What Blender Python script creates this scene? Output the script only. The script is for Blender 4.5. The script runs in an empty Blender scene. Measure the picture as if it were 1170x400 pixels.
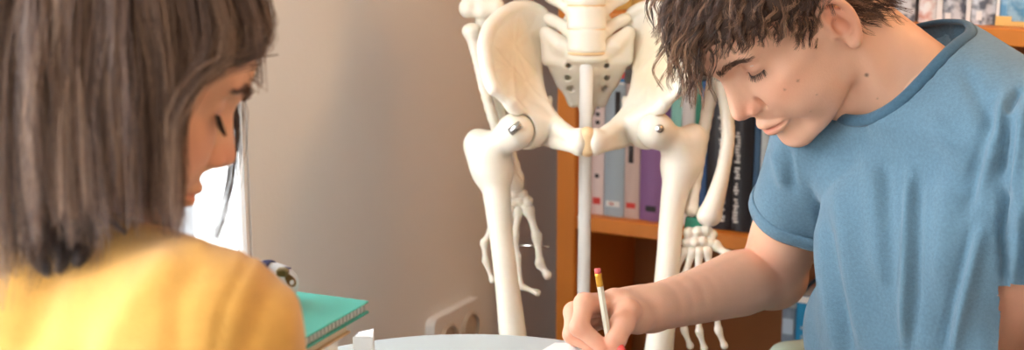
import bpy, math, random
import numpy as np
from mathutils import Vector, Matrix

# ------------------------------------------------------------------ camera
scene = bpy.context.scene
COL = scene.collection
FPX, PITCH, CAMZ = 1500.0, math.radians(11.9), 1.187
cam_d = bpy.data.cameras.new('camera'); cam = bpy.data.objects.new('camera', cam_d); COL.objects.link(cam)
cam_d.sensor_width = 36.0; cam_d.lens = 36.0 * FPX / 1170.0; cam_d.clip_start = 0.05
cam.location = (0, 0, CAMZ); cam.rotation_euler = (math.pi / 2 - PITCH, 0, 0)
cam_d.dof.use_dof = True; cam_d.dof.focus_distance = 1.38; cam_d.dof.aperture_fstop = 4.8
scene.camera = cam
# ------------------------------------------------------------------ world, lights, exposure
w = bpy.data.worlds.new('daylight'); scene.world = w; w.use_nodes = True
w.node_tree.nodes['Background'].inputs[0].default_value = (0.93, 0.96, 1.0, 1)
w.node_tree.nodes['Background'].inputs[1].default_value = 0.72
def area(name, loc, target, size, power, col, sy=None):
    d = bpy.data.lights.new(name, 'AREA'); d.energy = power; d.size = size; d.color = col
    if sy: d.shape = 'RECTANGLE'; d.size_y = sy
    o = bpy.data.objects.new(name, d); COL.objects.link(o); o.location = loc
    o.rotation_euler = (Vector(target) - Vector(loc)).to_track_quat('-Z', 'Y').to_euler()
    return o
area('window_daylight', (-1.06, 1.12, 1.30), (0.3, 1.42, 0.95), 1.3, 66, (0.93, 0.97, 1.0), 1.7)
area('daylight_fill_left', (-1.35, -0.55, 1.25), (0.25, 1.40, 0.95), 1.2, 9, (0.95, 0.98, 1.0), 1.9)  # added fill from behind left of the camera; the room has no door there
area('warm_fill_right', (0.95, 1.50, 1.72), (0.43, 1.40, 1.02), 0.3, 3.2, (1.0, 0.52, 0.2))  # added warm fill to turn the neck orange; no lamp hangs here
vs = scene.view_settings
vs.view_transform = 'Standard'; vs.look = 'None'; vs.exposure = 0.5; vs.gamma = 1.0; vs.use_curve_mapping = False

# ------------------------------------------------------------------ helpers
CF = np.array([0, math.cos(PITCH), -math.sin(PITCH)]); CU = np.array([0, math.sin(PITCH), math.cos(PITCH)])
def at(px, py, t):
    """world point seen at photo pixel (px, py), t metres deep along the view axis"""
    return np.array([(px - 585) / FPX * t, 0, CAMZ]) + t * ((200 - py) / FPX * CU + CF)
def at_z(px, py, z):
    d = np.array([(px - 585) / FPX, 0, 0]) + (200 - py) / FPX * CU + CF
    return np.array([0, 0, CAMZ]) + d * (z - CAMZ) / d[2]
V3 = lambda p: np.asarray(p, float)
def unit(v):
    v = np.asarray(v, float); return v / max(1e-9, np.linalg.norm(v))

def tag(o, label=None, cat=None, group=None, kind=None):
    if label: o['label'] = label
    if cat: o['category'] = cat
    if group: o['group'] = group
    if kind: o['kind'] = kind
    return o
def empty(name, loc, label=None, cat=None, group=None, rz=0.0):
    o = bpy.data.objects.new(name, None); o.empty_display_size = 0.05; COL.objects.link(o)
    o.location = tuple(loc); o.rotation_euler = (0, 0, rz)
    return tag(o, label, cat, group)
def link(name, me, mat=None, parent=None):
    o = bpy.data.objects.new(name, me); COL.objects.link(o)
    if mat is not None and len(me.materials) == 0: me.materials.append(mat)
    if parent is not None:
        o.parent = parent
        o.matrix_parent_inverse = world_of(parent).inverted()
    return o
def world_of(o):
    m = Matrix.LocRotScale(o.location, o.rotation_euler, o.scale)
    if o.parent: m = world_of(o.parent) @ o.matrix_parent_inverse @ m
    return m
def mesh_np(name, V, Q, smooth=True, tint=None):
    """mesh from arrays; Q is (n,3) or (n,4)"""
    V = np.asarray(V, np.float32); Q = np.asarray(Q, np.int32); k = Q.shape[1]
    me = bpy.data.meshes.new(name)
    me.vertices.add(len(V)); me.vertices.foreach_set('co', V.ravel())
    me.loops.add(Q.size); me.loops.foreach_set('vertex_index', Q.ravel())
    me.polygons.add(len(Q)); me.polygons.foreach_set('loop_start', np.arange(0, Q.size, k, dtype=np.int32))
    me.polygons.foreach_set('loop_total', np.full(len(Q), k, np.int32))
    me.update(calc_edges=True); me.validate()
    if smooth: me.polygons.foreach_set('use_smooth', np.ones(len(me.polygons), bool))
    if tint is not None:
        a = me.color_attributes.new('tint', 'FLOAT_COLOR', 'POINT')
        a.data.foreach_set('color', np.concatenate([tint, np.ones((len(tint), 1))], 1).astype(np.float32).ravel())
    return me
class MB:
    """collects boxes, prisms, lathes and tubes into one mesh"""
    def __init__(s): s.v = []; s.f = []
    def add(s, v, f):
        n = len(s.v); s.v += [tuple(map(float, p)) for p in v]; s.f += [tuple(i + n for i in q) for q in f]; return s
    def box(s, c, sx, sy, sz, ex=(1, 0, 0), ey=(0, 1, 0), ez=(0, 0, 1), bev=0.0):
        c, ex, ey, ez = map(V3, (c, ex, ey, ez))
        if bev <= 0:
            v = [c + ex * sx * a / 2 + ey * sy * b / 2 + ez * sz * d / 2 for d in (-1, 1) for b in (-1, 1) for a in (-1, 1)]
            return s.add(v, [(0, 2, 3, 1), (4, 5, 7, 6), (0, 1, 5, 4), (2, 6, 7, 3), (0, 4, 6, 2), (1, 3, 7, 5)])
        v = []; X, Y, Z = sx / 2, sy / 2, sz / 2
        def ring(z, i):
            x, y = X - i, Y - i; b = bev
            return [(x - b, -y, z), (x, -y + b, z), (x, y - b, z), (x - b, y, z), (-x + b, y, z), (-x, y - b, z), (-x, -y + b, z), (-x + b, -y, z)]
        for z, i in ((-Z, bev), (-Z + bev, 0), (Z - bev, 0), (Z, bev)): v += ring(z, i)
        f = [tuple(range(7, -1, -1)), tuple(range(24, 32))]
        for r in range(3):
            for i in range(8): f.append((r * 8 + i, r * 8 + (i + 1) % 8, r * 8 + 8 + (i + 1) % 8, r * 8 + 8 + i))
        return s.add([c + ex * p[0] + ey * p[1] + ez * p[2] for p in v], f)
    def tube(s, pts, rad, n=10, cap=True):
        pts = [V3(p) for p in pts]; m = len(pts)
        rad = [rad] * m if np.isscalar(rad) else rad
        v = []; f = []; ref = None
        for i in range(m):
            t = unit(pts[min(i + 1, m - 1)] - pts[max(i - 1, 0)])
            if ref is None: ref = np.cross(t, (0, 0, 1) if abs(t[2]) < .9 else (1, 0, 0))
            a = unit(ref - t * np.dot(ref, t)); b = np.cross(t, a); ref = a
            v += [pts[i] + rad[i] * (a * math.cos(2 * math.pi * j / n) + b * math.sin(2 * math.pi * j / n)) for j in range(n)]
        for i in range(m - 1):
            for j in range(n): f.append((i * n + j, i * n + (j + 1) % n, (i + 1) * n + (j + 1) % n, (i + 1) * n + j))
        if cap: f += [tuple(range(n - 1, -1, -1)), tuple(range((m - 1) * n, m * n))]
        return s.add(v, f)
    def prism(s, poly, depth):
        """poly: list of 3-D points (planar), depth: extrusion vector"""
        n = len(poly); v = [V3(p) for p in poly] + [V3(p) + V3(depth) for p in poly]
        f = [tuple(range(n - 1, -1, -1)), tuple(range(n, 2 * n))] + [(i, (i + 1) % n, n + (i + 1) % n, n + i) for i in range(n)]
        return s.add(v, f)
    def build(s, name, mat=None, parent=None, smooth=False):
        me = bpy.data.meshes.new(name); me.from_pydata(s.v, [], s.f); me.update()
        import bmesh
        bm = bmesh.new(); bm.from_mesh(me); bmesh.ops.recalc_face_normals(bm, faces=bm.faces); bm.to_mesh(me); bm.free()
        if smooth: me.polygons.foreach_set('use_smooth', np.ones(len(me.polygons), bool))
        return link(name, me, mat, parent)

# ---- materials
MATS = {}
def mat(name, col, rough=0.5, var=0.0, vscale=8.0, bump=0.0, bscale=60.0, spec=0.5, metal=0.0, sss=0.0, tint=False, emit=None, stretch=None, coat=0.0, trans=0.0, sheen=0.0):
    if name in MATS: return MATS[name]
    m = bpy.data.materials.new(name); m.use_nodes = True; nt = m.node_tree; N = nt.nodes; L = nt.links
    b = N['Principled BSDF']
    b.inputs['Roughness'].default_value = rough; b.inputs['Metallic'].default_value = metal
    b.inputs['Specular IOR Level'].default_value = spec; b.inputs['Coat Weight'].default_value = coat
    b.inputs['Transmission Weight'].default_value = trans; b.inputs['Sheen Weight'].default_value = sheen
    c4 = (*col, 1)
    b.inputs['Base Color'].default_value = c4
    tc = N.new('ShaderNodeTexCoord'); mp = N.new('ShaderNodeMapping'); L.new(tc.outputs['Object'], mp.inputs[0])
    if stretch: mp.inputs['Scale'].default_value = stretch
    src = None
    if tint:
        a = N.new('ShaderNodeAttribute'); a.attribute_name = 'tint'
        mx = N.new('ShaderNodeMix'); mx.data_type = 'RGBA'; mx.blend_type = 'MULTIPLY'; mx.inputs[0].default_value = 1.0
        mx.inputs[6].default_value = c4; L.new(a.outputs['Color'], mx.inputs[7]); src = mx.outputs[2]
    if var > 0:
        n = N.new('ShaderNodeTexNoise'); n.inputs['Scale'].default_value = vscale; n.inputs['Detail'].default_value = 5
        L.new(mp.outputs[0], n.inputs['Vector'])
        mr = N.new('ShaderNodeMapRange'); mr.inputs[1].default_value = .3; mr.inputs[2].default_value = .7
        mr.inputs[3].default_value = 1 - var; mr.inputs[4].default_value = 1 + var
        L.new(n.outputs[0], mr.inputs[0])
        mv = N.new('ShaderNodeMix'); mv.data_type = 'RGBA'; mv.blend_type = 'MULTIPLY'; mv.inputs[0].default_value = 1.0
        if src is not None: L.new(src, mv.inputs[6])
        else: mv.inputs[6].default_value = c4
        L.new(mr.outputs[0], mv.inputs[7]); src = mv.outputs[2]
    if src is not None: L.new(src, b.inputs['Base Color'])
    if bump > 0:
        n2 = N.new('ShaderNodeTexNoise'); n2.inputs['Scale'].default_value = bscale; n2.inputs['Detail'].default_value = 4
        L.new(mp.outputs[0], n2.inputs['Vector'])
        bp = N.new('ShaderNodeBump'); bp.inputs['Strength'].default_value = bump; bp.inputs['Distance'].default_value = 0.002
        L.new(n2.outputs[0], bp.inputs['Height']); L.new(bp.outputs[0], b.inputs['Normal'])
    if sss > 0:
        b.inputs['Subsurface Weight'].default_value = sss; b.inputs['Subsurface Radius'].default_value = (1.0, 0.35, 0.2)
        b.inputs['Subsurface Scale'].default_value = 0.006
    if emit:
        b.inputs['Emission Color'].default_value = (*emit[0], 1); b.inputs['Emission Strength'].default_value = emit[1]
    MATS[name] = m; return m
def srgb(r, g, b):
    f = lambda c: (c / 255) / 12.92 if c / 255 <= .04045 else ((c / 255 + .055) / 1.055) ** 2.4
    return (f(r), f(g), f(b))

# ---- signed-distance sculpting: smooth unions on a grid, meshed with surface nets
class Field:
    def __init__(s, lo, hi, h):
        s.lo = V3(lo); s.h = h; s.n = np.maximum(3, np.ceil((V3(hi) - s.lo) / h).astype(int) + 1)
        s.ax = [(s.lo[i] + np.arange(s.n[i]) * h).astype(np.float32) for i in range(3)]
        s.F = np.full(tuple(s.n), 0.04, np.float32)
    def _blk(s, lo, hi):
        a = np.clip(np.floor((V3(lo) - s.lo) / s.h).astype(int), 0, s.n); b = np.clip(np.ceil((V3(hi) - s.lo) / s.h).astype(int) + 1, 0, s.n)
        if np.any(b <= a): return None, None
        sl = tuple(slice(a[i], b[i]) for i in range(3))
        g = [s.ax[i][sl[i]].reshape([-1 if j == i else 1 for j in range(3)]) for i in range(3)]
        return sl, g
    def _mix(s, sl, d, k, op):
        A = s.F[sl]
        if op == 'add':
            if k <= 0: s.F[sl] = np.minimum(A, d); return
            h = np.maximum(k - np.abs(A - d), 0) / k; s.F[sl] = np.minimum(A, d) - h * h * k * .25
        else:
            d = -d
            if k <= 0: s.F[sl] = np.maximum(A, d); return
            h = np.maximum(k - np.abs(A - d), 0) / k; s.F[sl] = np.maximum(A, d) + h * h * k * .25
    def ell(s, c, r, R=None, k=.005, op='add'):
        c = V3(c); r = V3(r if not np.isscalar(r) else (r, r, r)); m = r.max() + k + .012
        sl, g = s._blk(c - m, c + m)
        if sl is None: return s
        p = [g[i] - np.float32(c[i]) for i in range(3)]
        if R is not None:
            R = np.asarray(R, np.float32); p = [p[0] * R[0, j] + p[1] * R[1, j] + p[2] * R[2, j] for j in range(3)]
        k0 = np.sqrt((p[0] / r[0]) ** 2 + (p[1] / r[1]) ** 2 + (p[2] / r[2]) ** 2)
        k1 = np.sqrt((p[0] / r[0] ** 2) ** 2 + (p[1] / r[1] ** 2) ** 2 + (p[2] / r[2] ** 2) ** 2) + 1e-9
        s._mix(sl, (k0 * (k0 - 1) / k1).astype(np.float32), k, op); return s
    def cone(s, a, b, ra, rb, k=.005, op='add', flat=None):
        a = V3(a); b = V3(b); m = max(ra, rb) * (flat[1] if flat and flat[1] > 1 else 1) + k + .012
        sl, g = s._blk(np.minimum(a, b) - m, np.maximum(a, b) + m)
        if sl is None: return s
        s._mix(sl, s._cone(g, a, b, ra, rb, flat), k, op); return s
    def _cone(s, g, a, b, ra, rb, flat=None):
        ab = (b - a).astype(np.float32); L2 = max(1e-12, float(ab @ ab))
        p = [g[i] - np.float32(a[i]) for i in range(3)]
        t = np.clip((p[0] * ab[0] + p[1] * ab[1] + p[2] * ab[2]) / L2, 0, 1)
        q = [p[i] - t * ab[i] for i in range(3)]
        if flat:
            u = unit(flat[0]).astype(np.float32); f = np.float32(flat[1])     # stretch the section along u by f
            du = q[0] * u[0] + q[1] * u[1] + q[2] * u[2]
            q = [q[i] - du * u[i] * (1 - 1 / f) for i in range(3)]
        return (np.sqrt(q[0] ** 2 + q[1] ** 2 + q[2] ** 2) - (ra + t * (rb - ra))).astype(np.float32)
    def chain(s, pts, rads, k=.004, sub=4, op='add', flat=None):
        P, R = spline(pts, rads, sub)
        for i in range(len(P) - 1): s.cone(P[i], P[i + 1], R[i], R[i + 1], k if i == 0 else min(k, .004), op, flat)
        return s
    def tri(s, a, b, c, ra, rb=None, rc=None, k=.004, op='add'):
        a, b, c = V3(a), V3(b), V3(c); rb = ra if rb is None else rb; rc = ra if rc is None else rc
        m = max(ra, rb, rc) + k + .012
        sl, g = s._blk(np.minimum(np.minimum(a, b), c) - m, np.maximum(np.maximum(a, b), c) + m)
        if sl is None: return s
        d = np.minimum(np.minimum(s._cone(g, a, b, ra, rb), s._cone(g, b, c, rb, rc)), s._cone(g, c, a, rc, ra))
        e0, e1 = b - a, c - a; n = unit(np.cross(e0, e1))
        p = [g[i] - np.float32(a[i]) for i in range(3)]
        d00, d01, d11 = e0 @ e0, e0 @ e1, e1 @ e1; den = d00 * d11 - d01 * d01 + 1e-15
        p0 = p[0] * e0[0] + p[1] * e0[1] + p[2] * e0[2]; p1 = p[0] * e1[0] + p[1] * e1[1] + p[2] * e1[2]
        v = (d11 * p0 - d01 * p1) / den; w_ = (d00 * p1 - d01 * p0) / den
        pl = np.abs(p[0] * n[0] + p[1] * n[1] + p[2] * n[2]) - (ra + v * (rb - ra) + w_ * (rc - ra))
        ins = (v >= 0) & (w_ >= 0) & (v + w_ <= 1)
        d = np.where(ins, np.minimum(d, pl), d).astype(np.float32)
        s._mix(sl, d, k, op); return s
    def half(s, p, n, k=0.0):
        """cut away everything on the +n side of the plane through p"""
        n = unit(n); p = V3(p)
        sl = (slice(None),) * 3; g = [s.ax[i].reshape([-1 if j == i else 1 for j in range(3)]) for i in range(3)]
        d = ((g[0] - p[0]) * n[0] + (g[1] - p[1]) * n[1] + (g[2] - p[2]) * n[2]).astype(np.float32)
        s._mix(sl, -d, k, 'sub'); return s
    def mesh(s, smooth=1):
        F = s.F; S = F < 0; nx, ny, nz = F.shape
        cnt = np.zeros((nx - 1, ny - 1, nz - 1), np.uint8)
        off = [(i, j, k) for i in (0, 1) for j in (0, 1) for k in (0, 1)]
        for i, j, k in off: cnt += S[i:nx - 1 + i, j:ny - 1 + j, k:nz - 1 + k]
        I = np.stack(np.nonzero((cnt > 0) & (cnt < 8)), 1)
        vid = np.full(cnt.shape, -1, np.int32); vid[I[:, 0], I[:, 1], I[:, 2]] = np.arange(len(I))
        C = {o: F[I[:, 0] + o[0], I[:, 1] + o[1], I[:, 2] + o[2]] for o in off}
        acc = np.zeros((len(I), 3)); num = np.zeros(len(I))
        for o in off:
            for x in range(3):
                if o[x]: continue
                o2 = tuple(o[y] + (y == x) for y in range(3)); a, b = C[o], C[o2]; m = (a < 0) != (b < 0)
                t = np.where(m, a / np.where(m, a - b, 1), 0); pt = np.tile(np.array(o, float), (len(I), 1)); pt[:, x] += t
                acc[m] += pt[m]; num[m] += 1
        V = s.lo + (I + acc / num[:, None]) * s.h
        Q = []
        for x in range(3):
            y, z = (x + 1) % 3, (x + 2) % 3
            lo = [slice(1, -1)] * 3; lo[x] = slice(0, -1); hi = list(lo); hi[x] = slice(1, None)
            a, b = S[tuple(lo)], S[tuple(hi)]; E = np.stack(np.nonzero(a != b), 1); fl = a[tuple(E.T)]
            E[:, y] += 1; E[:, z] += 1
            def cell(dy, dz):
                e = E.copy(); e[:, y] -= dy; e[:, z] -= dz; return vid[e[:, 0], e[:, 1], e[:, 2]]
            q = np.stack([cell(1, 1), cell(0, 1), cell(0, 0), cell(1, 0)], 1)
            q[~fl] = q[~fl][:, ::-1]; Q.append(q)
        Q = np.concatenate(Q); Q = Q[(Q >= 0).all(1)]
        for _ in range(smooth): V = laplace(V, Q, .5)
        return V, Q
def laplace(V, Q, lam):
    e = np.concatenate([Q[:, [0, 1]], Q[:, [1, 2]], Q[:, [2, 3]], Q[:, [3, 0]]]); n = len(V)
    cnt = np.bincount(e[:, 0], minlength=n) + np.bincount(e[:, 1], minlength=n)
    S = np.stack([np.bincount(e[:, 0], V[e[:, 1], i], n) + np.bincount(e[:, 1], V[e[:, 0], i], n) for i in range(3)], 1)
    return V + lam * (S / np.maximum(cnt, 1)[:, None] - V)
def spline(pts, rads=None, sub=4):
    P = np.array([V3(p) for p in pts]); n = len(P)
    R = None if rads is None else (np.full(n, float(rads)) if np.isscalar(rads) else np.array(rads, float))
    if n < 3: return P, R
    out = []; ro = []
    for i in range(n - 1):
        p0, p1, p2, p3 = P[max(i - 1, 0)], P[i], P[i + 1], P[min(i + 2, n - 1)]
        for j in range(sub):
            t = j / sub
            out.append(.5 * (2 * p1 + (p2 - p0) * t + (2 * p0 - 5 * p1 + 4 * p2 - p3) * t * t + (3 * p1 - p0 - 3 * p2 + p3) * t ** 3))
            if R is not None: ro.append(R[i] + (R[i + 1] - R[i]) * t)
    out.append(P[-1])
    if R is not None: ro.append(R[-1])
    return np.array(out), (np.array(ro) if R is not None else None)
def sculpt(name, F, material, parent, smooth=1, tint=None, xf=None):
    V, Q = F.mesh(smooth); T = tint(V) if tint else None
    if xf is not None: V = V @ xf[:3, :3].T + xf[:3, 3]
    return link(name, mesh_np(name, V, Q, True, T), material, parent)
def strands(P, rad, tint=None, sides=3):
    """P (n,s,3) strand paths, rad (n,s): thin tapering tubes as one vertex/quad set"""
    n, s_, _ = P.shape
    T = np.empty_like(P); T[:, 1:-1] = P[:, 2:] - P[:, :-2]; T[:, 0] = P[:, 1] - P[:, 0]; T[:, -1] = P[:, -1] - P[:, -2]
    T /= np.linalg.norm(T, axis=2, keepdims=True) + 1e-12
    ref = np.array([.37, .61, .70]); A = np.cross(T, ref); A /= np.linalg.norm(A, axis=2, keepdims=True) + 1e-9; B = np.cross(T, A)
    V = np.stack([P + rad[..., None] * (A * math.cos(2 * math.pi * j / sides) + B * math.sin(2 * math.pi * j / sides)) for j in range(sides)], 2)
    idx = np.arange(n * s_ * sides).reshape(n, s_, sides)
    Q = np.concatenate([np.stack([idx[:, :-1, j], idx[:, :-1, (j + 1) % sides], idx[:, 1:, (j + 1) % sides], idx[:, 1:, j]], -1).reshape(-1, 4) for j in range(sides)])
    C = None if tint is None else np.repeat(np.repeat(tint[:, None, None, :], s_, 1), sides, 2).reshape(-1, 3)
    return V.reshape(-1, 3), Q, C
# ------------------------------------------------------------------ the room: two walls meeting in a corner, window, floor
A_ = math.radians(28.0)
WD = np.array([math.sin(A_), math.cos(A_), 0])        # along the window wall, away from the camera
BD = np.array([math.cos(A_), -math.sin(A_), 0])       # along the bookcase wall, to the right and nearer
ZZ = np.array([0, 0, 1.0])
CORNER = np.array([0.075, 2.50, 0.0]) + BD * .03
m_wall = mat('wall_paint', srgb(234, 233, 230), .85, .03, 3.0, .15, 120)
m_floor = mat('floor_boards', srgb(156, 146, 134), .45, .15, 5.0)
m_white = mat('white_lacquer', srgb(238, 238, 236), .4)
def wallpt(s, z, d=0.0): return CORNER - WD * s + BD * d + ZZ * z   # s metres from the corner towards the camera
S_WIN0, S_WIN1, Z_W0, Z_W1, TH = 0.938, 2.35, 0.42, 2.35, 0.10
def slab(name, s0, s1, z0, z1, parent=None):
    c = (wallpt(s0, z0) + wallpt(s1, z1)) / 2 - BD * TH / 2
    return MB().box(c, s1 - s0, TH, z1 - z0, -WD, BD, ZZ).build(name, m_wall, parent)
wl = slab('wall_left', -TH, S_WIN0, 0, 2.7); tag(wl, kind='structure')
for a in ((S_WIN0, S_WIN1, 0, Z_W0), (S_WIN0, S_WIN1, Z_W1, 2.7), (S_WIN1, 2.5, 0, 2.7)): slab('wall_section', *a, parent=wl)
c = CORNER + BD * .95 + WD * .05 + ZZ * 1.35
tag(MB().box(c, 1.9, .1, 2.7, BD, WD, ZZ).build('wall_back', m_wall), kind='structure')
tag(MB().box(CORNER + BD * 1.85 - WD * 1.2 + ZZ * 1.35, .1, 2.6, 2.7, BD, WD, ZZ).build('wall_right', mat('wall_right_paint', srgb(198, 172, 144), .8, .03, 3.0)), kind='structure')
tag(MB().box(CORNER + BD * .93 - WD * 1.2 + ZZ * 2.75, 1.95, 2.6, .1, BD, WD, ZZ).build('ceiling', mat('ceiling_paint', srgb(236, 232, 224), .9)), kind='structure')
fl = MB().box(CORNER + BD * 1.45 - WD * 1.7 - ZZ * .03, 3.1, 3.4, .06, BD, WD, ZZ).build('floor', m_floor); tag(fl, kind='structure')
# window: frame, sash and a pane set in the opening
wn = empty('window_1', wallpt((S_WIN0 + S_WIN1) / 2, Z_W0, -.03)); tag(wn, kind='structure')
m_glass = mat('window_glass', (1, 1, 1), .02, trans=1.0)
FW = .055
def bar(s0, s1, z0, z1, th=.024, d=-.0125, name='window_frame'):
    c = (wallpt(s0, z0) + wallpt(s1, z1)) / 2 + BD * d
    return MB().box(c, abs(s1 - s0), th, z1 - z0, -WD, BD, ZZ, .004).build(name, m_white, wn)
bar(S_WIN0, S_WIN0 + .014, Z_W0, Z_W1); bar(S_WIN1 - FW, S_WIN1, Z_W0, Z_W1)
bar(S_WIN0 + FW, S_WIN1 - FW, Z_W0, Z_W0 + FW); bar(S_WIN0 + FW, S_WIN1 - FW, Z_W1 - FW, Z_W1)
sm = (S_WIN0 + S_WIN1) / 2; bar(sm - .03, sm + .03, Z_W0 + FW, Z_W1 - FW, name='window_mullion')
for s0, s1 in ((S_WIN0 + .014, sm - .03), (sm + .03, S_WIN1 - FW)):
    c = (wallpt(s0, Z_W0 + FW) + wallpt(s1, Z_W1 - FW)) / 2 - BD * .0125
    MB().box(c, s1 - s0, .006, Z_W1 - Z_W0 - 2 * FW, -WD, BD, ZZ).build('pane', m_glass, wn)
bar(S_WIN0, S_WIN1, Z_W0 - .03, Z_W0, .16, .0, 'window_sill')
# double wall socket
so = empty('wall_socket', wallpt(.436, .475)); tag(so, 'cream double wall socket plate low on the wall behind the round table', 'socket')
m_sock = mat('socket_plastic', srgb(234, 231, 226), .45)
def rrect(cs, cz, w_, h_, r, d, n=5):
    pts = []
    for q, (sx, sz) in enumerate(((1, 1), (-1, 1), (-1, -1), (1, -1))):
        for i in range(n + 1):
            a = math.pi / 2 * (q + i / n); pts.append(wallpt(cs + sx * (w_ / 2 - r) + r * math.cos(a), cz + sz * (h_ / 2 - r) + r * math.sin(a), d))
    return pts
SC, SZ = .436, .475
MB().prism(rrect(SC, SZ, .155, .088, .012, 0), BD * .016).build('cover_plate', m_sock, so)
for ds in (-.036, .036):
    o = []; i_ = []
    for k in range(24):
        a = 2 * math.pi * k / 24; o.append(wallpt(SC + ds + .029 * math.cos(a), SZ + .029 * math.sin(a), .0165)); i_.append(wallpt(SC + ds + .024 * math.cos(a), SZ + .024 * math.sin(a), .0215))
    mb = MB(); mb.add(o + i_, [(k, (k + 1) % 24, 24 + (k + 1) % 24, 24 + k) for k in range(24)]); 
    mb.add([wallpt(SC + ds + .024 * math.cos(2 * math.pi * k / 24), SZ + .024 * math.sin(2 * math.pi * k / 24), .0168) for k in range(24)], [tuple(range(24))])
    mb.build('socket_well', mat('socket_recess', srgb(196, 182, 164), .5), so)
# ------------------------------------------------------------------ bookcase and books
m_oak = mat('honey_wood', srgb(214, 128, 44), .42, .12, 6.0, .08, 40, stretch=(1, 1, .25))
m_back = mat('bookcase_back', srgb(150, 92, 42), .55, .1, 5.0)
BO = at(636, 200, 2.20); BO = np.array([BO[0], BO[1], 0.0])
IN = WD                                                   # into the bookcase
BW, BDP, TK = 0.98, 0.27, 0.024
def bp(u, d, z): return BO + BD * u + IN * d + ZZ * z
def u_of(px, py, d=0.0):
    """where the ray through a photo pixel meets the bookcase plane at depth d -> (u, z)"""
    o = np.array([0, 0, CAMZ]); r = np.array([(px - 585) / FPX, 0, 0]) + (200 - py) / FPX * CU + CF
    t = ((BO + IN * d - o) @ IN) / (r @ IN); p = o + r * t
    return (p - BO) @ BD, p[2]
bc = empty('bookcase', bp(BW / 2, BDP / 2, 0), 'honey-coloured wooden bookcase with open shelves behind the skeleton', 'bookcase')
def bbox(name, u0, u1, d0, d1, z0, z1, m, par=bc, bev=.0015):
    return MB().box((bp(u0, d0, z0) + bp(u1, d1, z1)) / 2, u1 - u0, d1 - d0, z1 - z0, BD, IN, ZZ, bev).build(name, m, par)
bbox('side_panel', 0, .034, 0, BDP, 0, 1.75, m_oak); bbox('side_panel', BW - .034, BW, 0, BDP, 0, 1.75, m_oak)
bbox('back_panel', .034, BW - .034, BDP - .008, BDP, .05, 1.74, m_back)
Z_SH = [0.06, 0.315, 0.642, 0.985, 1.36, 1.726]
for z in Z_SH: bbox('shelf', .034, BW - .034, .004, BDP - .008, z, z + TK, m_oak)
def book(u0, u1, zb, h, col, label, setback=.03, depth=.17, cover=None, marks=(), name='book', top=None):
    """one standing book: cover boards and spine, page block, marks on the spine"""
    b = empty(name, bp((u0 + u1) / 2, setback + depth / 2, zb), label, 'book')
    w_ = u1 - u0; m = cover or mat('book_cover_%d_%d_%d' % tuple(int(c * 999) for c in col), col, .45)
    ct = .0022
    mb = MB()
    mb.box((bp(u0, setback, zb) + bp(u0 + ct, setback + depth, zb + h)) / 2, ct, depth, h, BD, IN, ZZ)
    mb.box((bp(u1 - ct, setback, zb) + bp(u1, setback + depth, zb + h)) / 2, ct, depth, h, BD, IN, ZZ)
    mb.build('cover_boards', m, b)
    # rounded spine
    n = 6; pts = [bp(u0 + w_ * i / n, setback - min(.004, w_ * .12) * math.sin(math.pi * i / n) - .0006, zb) for i in range(n + 1)]
    pts += [bp(u1, setback + ct, zb), bp(u0, setback + ct, zb)]
    MB().prism(pts, ZZ * h).build('spine', m, b)
    MB().box(bp((u0 + u1) / 2, setback + depth / 2 + .0005, zb + h / 2), w_ - 2 * ct - .0004, depth - .006, h - .008, BD, IN, ZZ).build('page_block', mat('paper_pages', srgb(235, 230, 218), .8), b)
    for (fu0, fu1, fz0, fz1, mc) in marks:                # coloured print on the spine
        uu0, uu1 = u0 + w_ * fu0, u0 + w_ * fu1; zz0, zz1 = zb + h * fz0, zb + h * fz1
        dd = setback - min(.004, w_ * .12) - .0012
        MB().box((bp(uu0, dd, zz0) + bp(uu1, dd + .0006, zz1)) / 2, uu1 - uu0, .0008, zz1 - zz0, BD, IN, ZZ).build('spine_print', mc, b)
    return b
INK = mat('print_black', srgb(48, 44, 46), .6); WHT = mat('print_white', srgb(232, 230, 226), .6)
RED = mat('print_red', srgb(206, 60, 52), .6); BLU = mat('print_blue', srgb(40, 132, 196), .6); GRN = mat('print_teal', srgb(60, 150, 130), .6)
ZB = Z_SH[2] + TK + .0005
def span(p0, p1, py=200): return u_of(p0, py, .03)[0], u_of(p1, py, .03)[0]
def htop(px, py): return u_of(px, py, .03)[1] - ZB
dots = [(.34, .66, z, z + .028, INK) for z in (.28, .56, .62, .68, .74, .80, .86)] + [(.2, .8, .08, .13, RED)]
rnd = random.Random(4)
def lettering(n, z0, z1, m, u0=.3, u1=.7, gap=.4, seed=1):
    """illegible printed lines running up a spine"""
    r = random.Random(seed); out = []; st = (z1 - z0) / n
    for i in range(n):
        if r.random() < .12: continue
        a = r.uniform(0, .12); out.append((u0 + a, u1 - r.uniform(0, .1), z0 + st * i, z0 + st * (i + 1 - gap), m))
    return out
u0, u1 = span(676, 690); book(u0, u1, ZB, htop(683, 92), srgb(226, 206, 200), 'thin pinkish-white book with a column of black dots, first from the left panel', marks=dots)
u0, u1 = span(690.8, 713); book(u0, u1, ZB, htop(700, 80), srgb(168, 184, 194), 'grey-blue book with red and blue bands at its top', marks=[(0, 1, .95, 1, RED), (0, 1, .925, .95, BLU), (0, 1, .91, .925, WHT), (.55, .8, .5, .86, INK), (.15, .85, .07, .11, WHT), (.3, .55, .08, .10, RED)])
u0, u1 = span(713.8, 731); book(u0, u1, ZB, htop(722, 96), srgb(206, 182, 172), 'beige-pink book with a short black title strip', marks=[(.3, .62, .42, .56, INK), (.2, .8, .08, .12, RED), (.3, .6, .6, .9, INK)])
u0, u1 = span(731.8, 758); book(u0, u1, ZB, htop(745, 92), srgb(142, 100, 150), 'purple book standing beside the femur of the skeleton', marks=[(.3, .75, .07, .11, INK)])
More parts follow.
